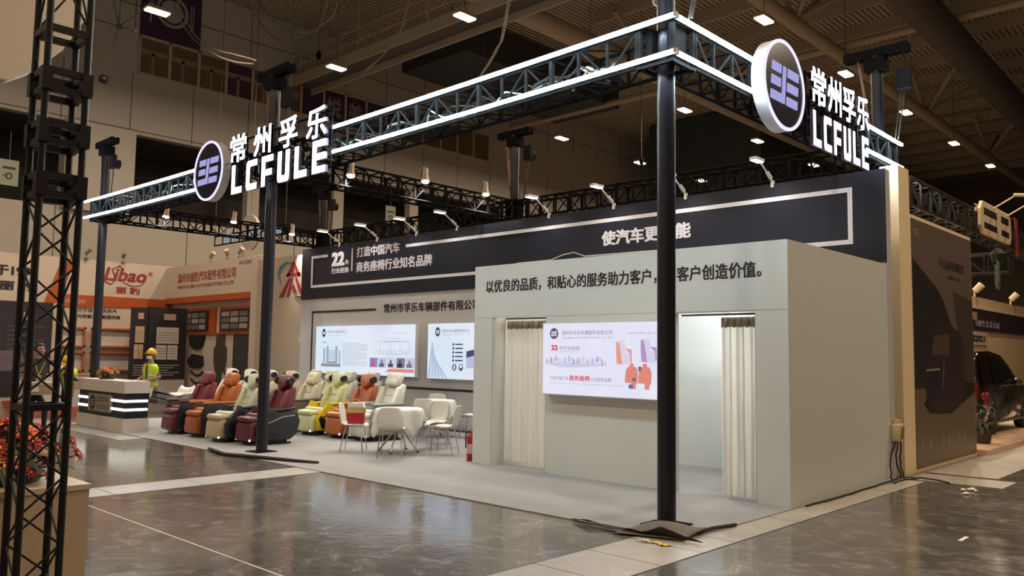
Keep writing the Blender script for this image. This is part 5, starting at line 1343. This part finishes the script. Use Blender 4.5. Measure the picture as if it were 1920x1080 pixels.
def helmet(t, H, m):
    fc, fd, lt, up = H; c = fc + up*.055 - fd*.008
    def fn(u, v):
        a = 2*PI*u; b = v*1.62; return c + lt*math.cos(a)*math.sin(b)*.112 + fd*math.sin(a)*math.sin(b)*.13 + up*math.cos(b)*.125
    o = MB().grid(fn, 24, 8).build('safety_helmet', m, t, smooth=180, solid=.006)
    def br(u, v):
        a = 2*PI*u; k = 1 + v*(.12 + .30*max(0, math.sin(a))); return c + lt*math.cos(a)*.112*k + fd*math.sin(a)*.13*k - up*(.008 + .012*v)
    MB().grid(br, 24, 2).build('brim', m, o, smooth=180, solid=.005)
    MB().tube([c + fd*math.cos(i*.35 - 1.1 + .4)*0 + fd*.135*math.sin(i*.36 - 1.26) + up*.13*math.cos(i*.36 - 1.26) for i in range(8)], .012, 6).build('ridge', m, o, smooth=True)
    return o
# standing worker behind the counter, seen from the side
J = std(look=(0, -1, -.15), elL=(.25, .05, 1.15), wrL=(.10, -.24, 1.08), elR=(-.25, .02, 1.14), wrR=(-.12, -.27, 1.09), sideL=(0, 0, 1), sideR=(0, 0, 1))
M_CAMO = mat('sleeve_patterned', '6d5c50', .8, noise=.6, nscale=22)
wk, H = person('person', 'worker in yellow helmet, face mask and yellow vest standing behind the counter', (-13.85, .62, .012), math.radians(25), J, mm(mat('shirt_mauve', '8a7268', .8), M_TROU, M_CAMO), .94)
helmet(wk, H, M_HELM); vest(wk, Matrix.Identity(4), .5)
fc, fd, lt, up = H
MB().grid(lambda u, v: fc + lt*.075*math.sin((u - .5)*2.6) + fd*(.02 + .088*math.cos((u - .5)*2.6)) + up*(-.085 + .075*v), 10, 5).build('face_mask', mat('mask_white', 'cfd4d6', .8), wk, smooth=180, solid=.003)
q = MB().tube([fc + lt*.085 + up*.05, fc + lt*.08 - up*.03, fc + lt*.02 - up*.1 + fd*.03, fc - lt*.08 - up*.03, fc - lt*.085 + up*.05], .005, 5); q.build('chin_strap', M_CABLE, wk, smooth=True)
# bending worker left of the counter
lean = math.radians(38); Mb = Matrix.Translation((0, 0, .94)) @ Matrix.Rotation(lean, 4, 'X') @ Matrix.Translation((0, 0, -.94))
def L(p): return tuple(Mb @ Vector(p))
base = std()
J = {k: (L(v) if k in ('waist', 'chest', 'collar', 'neck', 'jaw', 'face', 'brow', 'crown', 'sh') else v) for k, v in base.items()}
sL = Vector(J['sh']); J.update(elL=tuple(sL + Vector((.06, -.06, -.28))), wrL=tuple(sL + Vector((.0, -.2, -.50))), elR=(-sL.x - .06, sL.y - .06, sL.z - .28), wrR=(-sL.x, sL.y - .2, sL.z - .50), look=L((0, -1, .55 + .94)) and tuple(Mb.to_3x3() @ Vector((0, -1, -.3))), sideL=(0, -1, 0), sideR=(0, -1, 0), kn=(.11, -.06, .50), pelvis=(0, .03, .93))
wb2, H = person('person', 'bending worker in yellow helmet and open yellow vest left of the counter', (-15.72, -.42, 0), math.radians(62), J, mm(mat('worker_shirt', '2c2a2b', .8), M_TROU), .93)
helmet(wb2, H, mat('helmet_deep', 'd2a81c', .35)); vest(wb2, Mb, 1.1)
# ================================================================ NEIGHBOURING BOOTH ON THE RIGHT
M_CREAM = mat('cream_panel', 'efd9b0', .6, noise=.02, nscale=2)
struct(MB().box((.20, 5.66, 0), (.47, 6.14, 4.66)).build('column_cream', M_CREAM))
struct(MB().box((-3.2, 5.72, 0), (.095, 5.80, 3.75)).build('wall_gap', mat('gap_brown', '9a7a58', .7)))
nw = struct(MB().box((.20, 6.145, 0), (.455, 9.55, 3.98)).build('wall_poster', M_CREAM))
PX = .456
pp = thing('wall_poster', 'tall dark printed poster of a car seat on the right neighbour wall', 'poster', (PX, 0, 0))
MB().box((0, 6.22, .06), (.010, 9.50, 3.92)).build('poster_sheet', mat('poster_taupe', '6b5d55', .35, noise=.08, nscale=.6), pp)
def pshape(pts, m, d, name):
    return MB().prism(pts, .010, d, 'x').build(name, m, pp)
pshape([(6.225, .07), (9.495, .07), (9.495, 1.22), (6.225, 1.27)], mat('poster_tan', '73604b', .35, noise=.12, nscale=1.2), .0115, 'printed_floor')
pshape([(6.225, 3.29), (7.41, 2.9), (7.76, 2.7), (8.18, 2.31), (8.4, 1.6), (9.13, 1.22), (6.225, 1.27)], mat('poster_door', '332e2d', .35), .013, 'printed_door')
pshape([(8.3, 2.9), (9.495, 2.8), (9.495, 1.22), (8.9, 1.22)], mat('poster_side', '4c423b', .35), .0125, 'printed_panel')
pshape([(6.61, 1.02), (6.9, .86), (8.03, .82), (9.495, 1.15), (9.495, 1.3), (8.8, 1.35), (7.0, 1.25)], mat('poster_dark2', '2b2625', .35), .014, 'printed_shadow_mat')
M_PS = mat('poster_seat', '3d3233', .3, noise=.15, nscale=2)
pshape([(7.34, 2.19), (7.73, 2.30), (8.21, 2.29), (8.64, 2.19), (8.88, 1.96), (8.84, 1.2), (8.6, .95), (7.8, .86), (7.0, .95), (6.72, 1.1), (6.70, 1.58), (7.0, 1.72), (7.15, 1.95)], M_PS, .0155, 'printed_seat')
pshape([(7.22, 2.10), (8.02, 2.16), (7.97, 1.78), (7.05, 1.80)], mat('poster_seat_back', '5a4b45', .3), .017, 'printed_seat_back')
pshape([(6.76, 1.56), (7.46, 1.58), (7.70, 1.70), (7.62, 1.2), (7.35, 1.02), (6.82, 1.06)], mat('poster_seat_front', '342a32', .3), .017, 'printed_seat_front')
pshape([(6.75, 1.53), (7.46, 1.55), (7.46, 1.58), (6.75, 1.56)], mat('poster_chrome', '9b938d', .3), .018, 'printed_trim')
pshape([(7.62, 1.66), (7.72, 1.72), (7.62, 1.3), (7.52, 1.2)], mat('poster_violet', '5d5468', .3), .018, 'printed_trim')
q = MB(); text(q, 'V CLASS-BUSINESS', (.0105, 7.58, 3.26), YU, ZU, 1.4, .15, .003, .01); text(q, 'BUSINESS CLASS', (.0105, 8.05, 3.10), YU, ZU, .7, .06, .003, .0); q.build('lettering', mat('poster_ink', '3b3230', .5), pp)
q = MB()
for i in range(3): q.box((.0105, 6.30, 3.66 + i*.045), (.013, 6.66 - .05*i, 3.675 + i*.045))
for i, y in enumerate((6.5, 6.9, 7.55, 7.85, 8.45, 8.8)): q.prism([(y - .04, .33), (y + .04, .33), (y + .04, .36), (y + .015, .36), (y + .015, .47), (y - .015, .47), (y - .015, .36), (y - .04, .36)], .0115, .013, 'x')
q.build('small_marks', mat('poster_marks', 'a1917f', .5), pp)
# electric box with hazard stripes on the end of the black header wall, and cables
eb = thing('electric_box', 'cream electric box with black hazard stripes on the booth wall end', 'electric box', (.53, 5.19, .55))
MB().rbox((0, 0, .12), (.11, .20, .24), .012).build('box_body', mat('box_cream', 'cbb592', .5), eb, smooth=True)
q = MB()
for i in range(3): q.prism([(-.04 + i*.05, .03), (-.02 + i*.05, .03), (.02 + i*.05, .2), (.0 + i*.05, .2)], .0551, .058, 'x')
q.build('hazard_stripes', M_INK, eb)
MB().box((-.05, -.02, .24), (.02, .12, .30)).build('switch_cover', mat('box_cream', 'cbb592'), eb)
for k, (pts, lab) in enumerate((([(.53, 5.16, .56), (.52, 5.14, .3), (.56, 5.2, .04), (.54, 4.2, .015), (.56, 3.2, .015), (.53, 2.1, .015)], 'black cable running along the foot of the warm side wall'),
        ([(.55, 5.22, .56), (.54, 5.26, .25), (.56, 5.3, .03), (.7, 5.6, .012), (.95, 5.52, .012), (1.15, 5.35, .012)], 'black cable from the electric box out onto the floor'),
        ([(.52, 5.12, .56), (.50, 5.0, .35), (.52, 4.9, .06), (.62, 4.75, .012), (.6, 5.2, .012), (.7, 5.5, .012)], 'loose black cable loop under the electric box'))):
    P = [Vector(p) for p in pts]; Q = []
    for i in range(len(P) - 1):
        for j in range(5): Q.append(P[i].lerp(P[i+1], j/5) + Vector((.012*math.sin(i*3 + j), 0, 0)))
    Q.append(P[-1]); tag(MB().tube(Q, .011, 6).build('power_cable', M_CABLE, smooth=True), lab, 'cable')
t = thing('paper_scrap', 'white crumpled paper scraps on the dark floor at the right', 'rubbish', (1.51, 4.78, 0)); q = MB()
for i in range(7): q.ball((random.uniform(-.12, .12), random.uniform(-.28, .28), .018), (random.uniform(.02, .04), random.uniform(.03, .06), .018), 6, 4)
q.build('scrap', mat('paper_white', 'd9d4c6', .8), t)
t = thing('strap_scrap', 'pale strip of tape lying on the dark floor, lower right', 'rubbish', (2.3, 1.6, 0)); MB().box((-.02, -.12, .0), (.015, .12, .004)).build('scrap', mat('paper_white', 'd9d4c6'), t)

# truss, sign and lights of that booth
M_TR = mat('truss_grey_dark', '2b2624', .4, metal=.3)
truss('box_truss', 'long neighbour truss above the seat poster, running to the right', (.30, 6.2), (.30, 17), False, .34, 4.12, 4.56, .5, 'trusses of the right neighbour booth', M_TR)
truss('box_truss', 'neighbour cross truss behind the cream letter sign', (-6, 14.3), (.1, 14.3), False, .36, 3.75, 4.2, .5, 'trusses of the right neighbour booth', M_TR)
es = thing('letter_sign', 'cream panel sign shaped like the letters EB on the neighbour truss', 'sign', (.49, 9.95, 4.12), 0)
M_ES = mat('sign_cream', 'd8c6a4', .45)
def holed(y0, y1, slots, name, rl, rr):
    t = .06; h = .64
    o = MB()
    zs = [0, slots[0][2], slots[0][3], slots[1][2], slots[1][3], h]
    ya, yb = slots[0][0], slots[0][1]
    def rnd_poly():
        return [(y0 + rl, 0), (y1 - rr, 0), (y1, rr), (y1, h - rr), (y1 - rr, h), (y0 + rl, h), (y0, h - rl), (y0, rl)]
    body = MB().prism(rnd_poly(), 0, t, 'x', .01).build(name, M_ES, es)
    for (a, b, c, d) in slots: MB().prism([(a, c), (b, c), (b, d), (a, d)], t - .005, t + .003, 'x').build('dark_slot', mat('slot_dark', '2a1d18', .5), body)
    return body
holed(0, 1.18, ((.22, 1.16, .12, .24), (.22, 1.18, .38, .52)), 'letter_e', .16, .01)
holed(1.22, 2.35, ((.3 + 1.22, 2.14, .12, .24), (.3 + 1.22, 2.12, .38, .52)), 'letter_b', .01, .14)
MB().box((-.03, .3, .1), (0, 2.1, .16)).build('bracket', M_TR, es)
q = MB(); text(q, 'z', (.05, -.42, .36), YU, ZU, .2, .14, .02, .02); q.build('letter_z', M_ES, es)
t = thing('red_banner', 'narrow red hanging strip right of the cream letter sign', 'banner', (.5, 12.9, 3.95)); MB().box((-.02, 0, 0), (0, .22, .85)).build('cloth', mat('banner_red', '8c2d22', .6), t); MB().box((-.3, .05, .82), (0, .09, .86)).build('bracket', M_TR, t)
for i, (y, lab) in enumerate(((10.9, 'arm floodlight over the cream letter sign, nearer one'), (12.0, 'arm floodlight over the cream letter sign, farther one'))):
    t = thing('arm_floodlight', lab, 'floodlight', (.35, y, 4.62), 0, 'neighbour arm lights')
    MB().cyl((-.05, 0, -.05), (.55, .05, .30), .016, n=8).build('arm', M_CREAM, t, smooth=True); q = MB(); q.rbox((.72, .05, .30), (.36, .14, .06), .025, roty(.15)); q.build('lamp_head', M_ES, t, smooth=True)
hg = thing('hanging_cloth', 'dark green cloth bundle hanging from the neighbour truss', 'cloth', (.2, 12.6, 4.12), .2)
q = MB().tube([(0, 0, 0), (.02, .02, -.12), (.0, .0, -.3)], .1, 8, radii=[.06, .16, .1]); q.build('bundle', mat('cloth_dark', '232824', .8, noise=.3, nscale=10), hg, smooth=True)
MB().grid(lambda u, v: (.05*math.sin(u*6), -.2 + .3*u + (u - .5)*.6*v - .1*v, -.25 - .55*v - .12*math.sin(u*4)), 8, 8).build('drape', mat('cloth_green', '37463a', .8, noise=.3, nscale=8), hg, smooth=180, solid=.01)
MB().grid(lambda u, v: (.02, -.15 - .75*u, -.32 - .2*u*u - .08*v*(1 - u)), 8, 2).build('drape', mat('cloth_green', '37463a'), hg, smooth=180, solid=.01)

# far beige wall with its dark header, number plate
fw = struct(MB().box((-2.7, 20.6, 0), (-2.5, 34, 3.75)).build('wall_showroom', mat('showroom_beige', 'd3b68e', .6)))
MB().box((-2.5, 20.6, 2.70), (-2.44, 34, 3.32)).build('header_band', mat('showroom_header', '2c2330', .5), fw)
MB().box((-2.5, 20.6, 3.36), (-2.42, 34, 3.42)).build('edge_strip', mat('strip_white', 'd4c5b2', .5), fw)
q = MB(); text(q, '飞 驰 仕 会 贵 宾 席', (-2.44, 21.3, 2.80), YU, ZU, 3.1, .22, .01, .01); q.build('lettering', mat('showroom_letters', 'a39aa0', .5), fw)
MB().box((-2.44, 21.15, 3.0), (-2.42, 21.6, 3.24)).build('badge', mat('badge_tan', 'a98a6c'), fw)
t = thing('number_plate', 'small white number board reading S2021 above the dark car', 'sign', (-2.495, 20.9, 2.22)); MB().box((0, 0, 0), (.04, 2.0, .42)).build('board', mat('num_board', 'b9a78e', .5), t); q = MB(); text(q, 'S2021', (.041, .25, .1), YU, ZU, 1.4, .2, .004, .04); q.build('lettering', M_INK, t)
for y, lab in ((21.9, 'small white spotlight on the beige wall top, nearer the poster'), (26.6, 'small white spotlight on the beige wall top, farther right')):
    t = thing('clip_spotlight', lab, 'spotlight', (-2.55, y, 3.76), 0, 'beige wall spotlights'); MB().cyl((0, 0, -.01), (0, 0, .16), .03, n=8).build('stem', M_ES, t); MB().lathe([(.06, 0), (.11, .03), (.12, .3), (.1, .32)], n=12).map(lambda v: roty(.8) @ v + Vector((0, 0, .16))).build('lamp_head', M_ES, t, smooth=True)
struct(MB().box((-4.5, 9.6, 0), (.62, 20, .10)).build('floor_platform', mat('platform_pink', 'cfae93', .35)))

# dark van on the platform, side on
cr = thing('van', 'dark glossy van parked on the pale platform behind the poster wall', 'car', (-.12, 12.05, .10))
M_CAR = mat('car_black', '1d1714', .12, coat=1., spec=.6); M_CG = mat('car_glass', '0d0c0c', .05, spec=.8)
side = [(0, .45), (.02, .95), (.12, 1.25), (.32, 1.66), (.62, 1.80), (1.6, 1.84), (2.5, 1.76), (3.1, 1.52), (3.75, 1.12), (4.6, .98), (4.98, .80), (5.05, .45), (4.9, .30), (4.62, .28), (4.55, .50), (4.3, .66), (4.05, .66), (3.8, .50), (3.72, .27), (1.72, .27), (1.64, .50), (1.4, .66), (1.15, .66), (.9, .50), (.82, .28), (.12, .30)]
def taper(v): return Vector((v.x*(1 - .13*max(0, (v.z - .95)/.9)) if v.x > -.95 else -.95 - (.95 + v.x)*0 + (v.x + .95)*(1 - .13*max(0, (v.z - .95)/.9)), v.y, v.z))
q = MB(); q.prism(side, -.93, .93, 'x', .03); q.map(lambda v: Vector((v.x*(1 - .14*max(0, (v.z - .95)/.9)) - .93, v.y, v.z))); q.build('car_body', M_CAR, cr, smooth=True)
def cp(x, y, z): return Vector((x*(1 - .14*max(0, (z - .95)/.9)) - .93, y, z))
for nm, poly in (('side_window', [(.42, 1.08), (.52, 1.58), (.75, 1.68), (1.35, 1.70), (1.35, 1.10)]), ('side_window', [(1.42, 1.10), (1.42, 1.70), (2.3, 1.66), (2.55, 1.60), (2.55, 1.08)]), ('side_window', [(2.62, 1.08), (2.62, 1.58), (2.95, 1.44), (3.4, 1.12)])):
    q = MB(); q.add([cp(.938, y, z) for y, z in poly], [tuple(range(len(poly)))]); q.build(nm, M_CG, cr)
q = MB(); q.add([cp(a*.85, y, z) + Vector((0, .012, .012)) for a, y, z in ((-.9, 3.12, 1.50), (.9, 3.12, 1.50), (.95, 3.7, 1.14), (-.95, 3.7, 1.14))], [(0, 1, 2, 3)]); q.build('windscreen', M_CG, cr)
for yw in (1.27, 4.18):
    for xw in (-.10, -1.76):
        wl = MB().lathe([(.20, -.1), (.33, -.1), (.345, -.06), (.345, .06), (.33, .1), (.20, .1)], (xw, yw, .345), 24, 'x').build('wheel', mat('tyre', '141313', .7), cr, smooth=True)
        q = MB().lathe([(.0, .09), (.07, .1), (.08, .07), (.19, .06), (.215, .1), (.2, -.05), (.0, -.05)], (xw, yw, .345), 20, 'x', False); 
        for k in range(5): q.bar((xw + .09, yw + .05*math.cos(k*1.2566), .345 + .05*math.sin(k*1.2566)), (xw + .09, yw + .2*math.cos(k*1.2566), .345 + .2*math.sin(k*1.2566)), .03, .05, (1, 0, 0))
        q.build('rim', M_GREYM, wl, smooth=True)
MB().box((-.02, .30, .24), (.015, 4.9, .30)).map(lambda v: v).build('side_skirt', mat('car_chrome', '8f8880', .2, metal=1), cr)
q = MB(); 
for y in (1.385, 2.585): q.box((-.003, y - .006, .4), (.008, y + .006, 1.08))
q.build('door_gap', M_INK, cr)
q = MB()
for y in (2.35, 1.6): q.box((0, y, .98), (.03, y + .2, 1.01))
q.build('door_handle', mat('car_chrome', '8f8880'), cr)
MB().rbox((.06, 3.18, 1.13), (.2, .14, .14), .04).build('wing_mirror', M_CAR, cr, smooth=True)
MB().box((-.12, -.005, .85), (.004, .14, 1.15)).build('tail_light', mat('tail_red', '5c1512', .2), cr)
cr.rotation_euler = (0, 0, 0)
# potted plant and red bow by the van
pt = thing('potted_plant', 'leafy green potted plant in front of the van rear', 'plant', (.22, 10.95, .10))
MB().lathe([(0, 0), (.13, 0), (.17, .26), (.15, .26), (.14, .22), (0, .22)], n=16).build('pot', mat('pot_dark', '3a2f28', .5), pt, smooth=True)
random.seed(21)
for i in range(26):
    a = random.uniform(0, 2*PI); q = MB(); leaf_blade((.02*math.cos(a), .02*math.sin(a), .22 + .02*i), (math.cos(a), math.sin(a), random.uniform(.3, 1.1)), random.uniform(.22, .36), random.uniform(.06, .11), random.uniform(.5, 1.2), q); q.build('leaf', M_LEAF if i % 2 else M_LEAFD, pt, smooth=180)
MB().cyl((0, 0, .2), (0, 0, .72), .015, n=6).build('stem', M_LEAFD, pt)
rb = thing('red_bow', 'dark red ribbon bow standing on the van tail behind the plant', 'bow', (.05, 11.95, .98)); q = MB()
for s in (-1, 1): q.ball((0, s*.11, .0), (.05, .12, .08), 10, 6, rotx(s*.3))
q.ball((0, 0, 0), .05, 8, 6); q.bar((0, 0, 0), (.02, .08, -.22), .01, .05, (1, 0, 0)).bar((0, 0, 0), (.02, -.08, -.22), .01, .05, (1, 0, 0)); q.build('ribbon', mat('ribbon_red', '7d1b20', .5), rb, smooth=True)
# ================================================================ CABLES HUNG UNDER THE ROOF
M_WC = mat('pale_cable', '9a8f80', .6)
def smooth_path(P, n=5):
    P = [Vector(p) for p in P]; Q = []
    for i in range(len(P) - 1):
        p0, p1, p2, p3 = P[max(i-1, 0)], P[i], P[i+1], P[min(i+2, len(P)-1)]
        for k in range(n):
            t = k/n; Q.append(.5*((2*p1) + (p2 - p0)*t + (2*p0 - 5*p1 + 4*p2 - p3)*t*t + (3*p1 - p0 - 3*p2 + p3)*t**3))
    return Q + [P[-1]]
def hung(label, P, r=.035, pair=0.):
    t = thing('hanging_cable', label, 'cable', (0, 0, 0), 0, 'cables hanging under the roof'); Q = smooth_path(P)
    MB().tube(Q, r, 6).build('cable', M_WC, t, smooth=True)
    if pair: MB().tube([q + Vector((pair, pair*.3, pair*(1 + .6*math.sin(i*.4)))) for i, q in enumerate(Q)], r, 6).build('cable', M_WC, t, smooth=True)
hung('pale twin cables swooping down past the purple plate banner', [(-23.72, 5.00, 14.07), (-23.31, 5.00, 13.43), (-22.10, 5.00, 12.33), (-20.57, 5.00, 11.43), (-19.20, 5.00, 10.83), (-17.92, 5.00, 10.44)], .022, .12)
hung('pale slack cable loop hung above the front letters, upper one', [(-25.28, 9.00, 16.2), (-24.18, 9.00, 14.92), (-22.67, 9.00, 14.03), (-21.25, 9.00, 13.55), (-20.38, 9.00, 13.61), (-19.56, 9.00, 13.98), (-19.1, 9.00, 16.2)], .026)
hung('pale slack cable loop hung above the front letters, lower one', [(-26.4, 9.20, 16.2), (-24.19, 9.20, 14.17), (-22.67, 9.20, 13.73), (-21.57, 9.20, 13.69), (-20.86, 9.20, 13.77), (-19.6, 9.20, 16.2)], .026)
hung('pale twin cables hanging from the catwalk over the middle of the front tubes', [(-15.9, 10.0, 16.0), (-16.95, 10.00, 13.14), (-17.43, 10.00, 12.60), (-18.25, 10.00, 12.08), (-19.23, 10.00, 11.72)], .02, .09)
hung('thin dark twin cables dropping behind the front tubes toward the corner', [(-9.0, 8.0, 16.2), (-10.15, 8.00, 10.69), (-10.48, 8.00, 9.89), (-11.14, 8.00, 9.23)], .016, .07)
N = [(-21.93, 2.50, 11.93), (-20.42, 2.50, 11.94), (-22.54, 2.50, 12.99), (-21.91, 2.50, 12.80), (-23.37, 2.50, 12.50), (-20.55, 2.50, 11.42), (-22.99, 2.50, 10.46)]
t = thing('cable_rig', 'small cable rig with guy wires and a black ball weight near the tower top', 'rigging', N[0])
L = [Vector(p) - Vector(N[0]) for p in N]
MB().ball(L[0], .10, 10, 6).build('node', M_STEELD, t, smooth=True)
for p in L[1:]: MB().cyl(L[0], p if p is L[6] or p.z < 0 else p*1.5, .016, n=6).build('wire', M_STEELD, t)
MB().ball(L[6], .15, 12, 8).build('ball_weight', mat('weight_black', '141214', .5), t, smooth=True)
for x, y, z, lab in ((-21.5, 9.6, 12.9, 'small black pulley hanging above the middle post'), (-17.6, 14.5, 12.1, 'small black pulley hanging left of the rear middle post'), (-14.0, 20.0, 9.6, 'small black pulley hanging over the hall wall beside the corner post')):
    t = thing('pulley', lab, 'pulley', (x, y, z), 0, 'pulleys under the roof')
    MB().lathe([(0, -.2), (.06, -.16), (.1, 0), (.05, .14), (0, .18)], n=12).build('pulley_block', M_BLACKR, t, smooth=True)
    MB().cyl((0, 0, .15), (0, 0, 16.31 - z), .012, n=5).build('wire', M_STEELD, t)
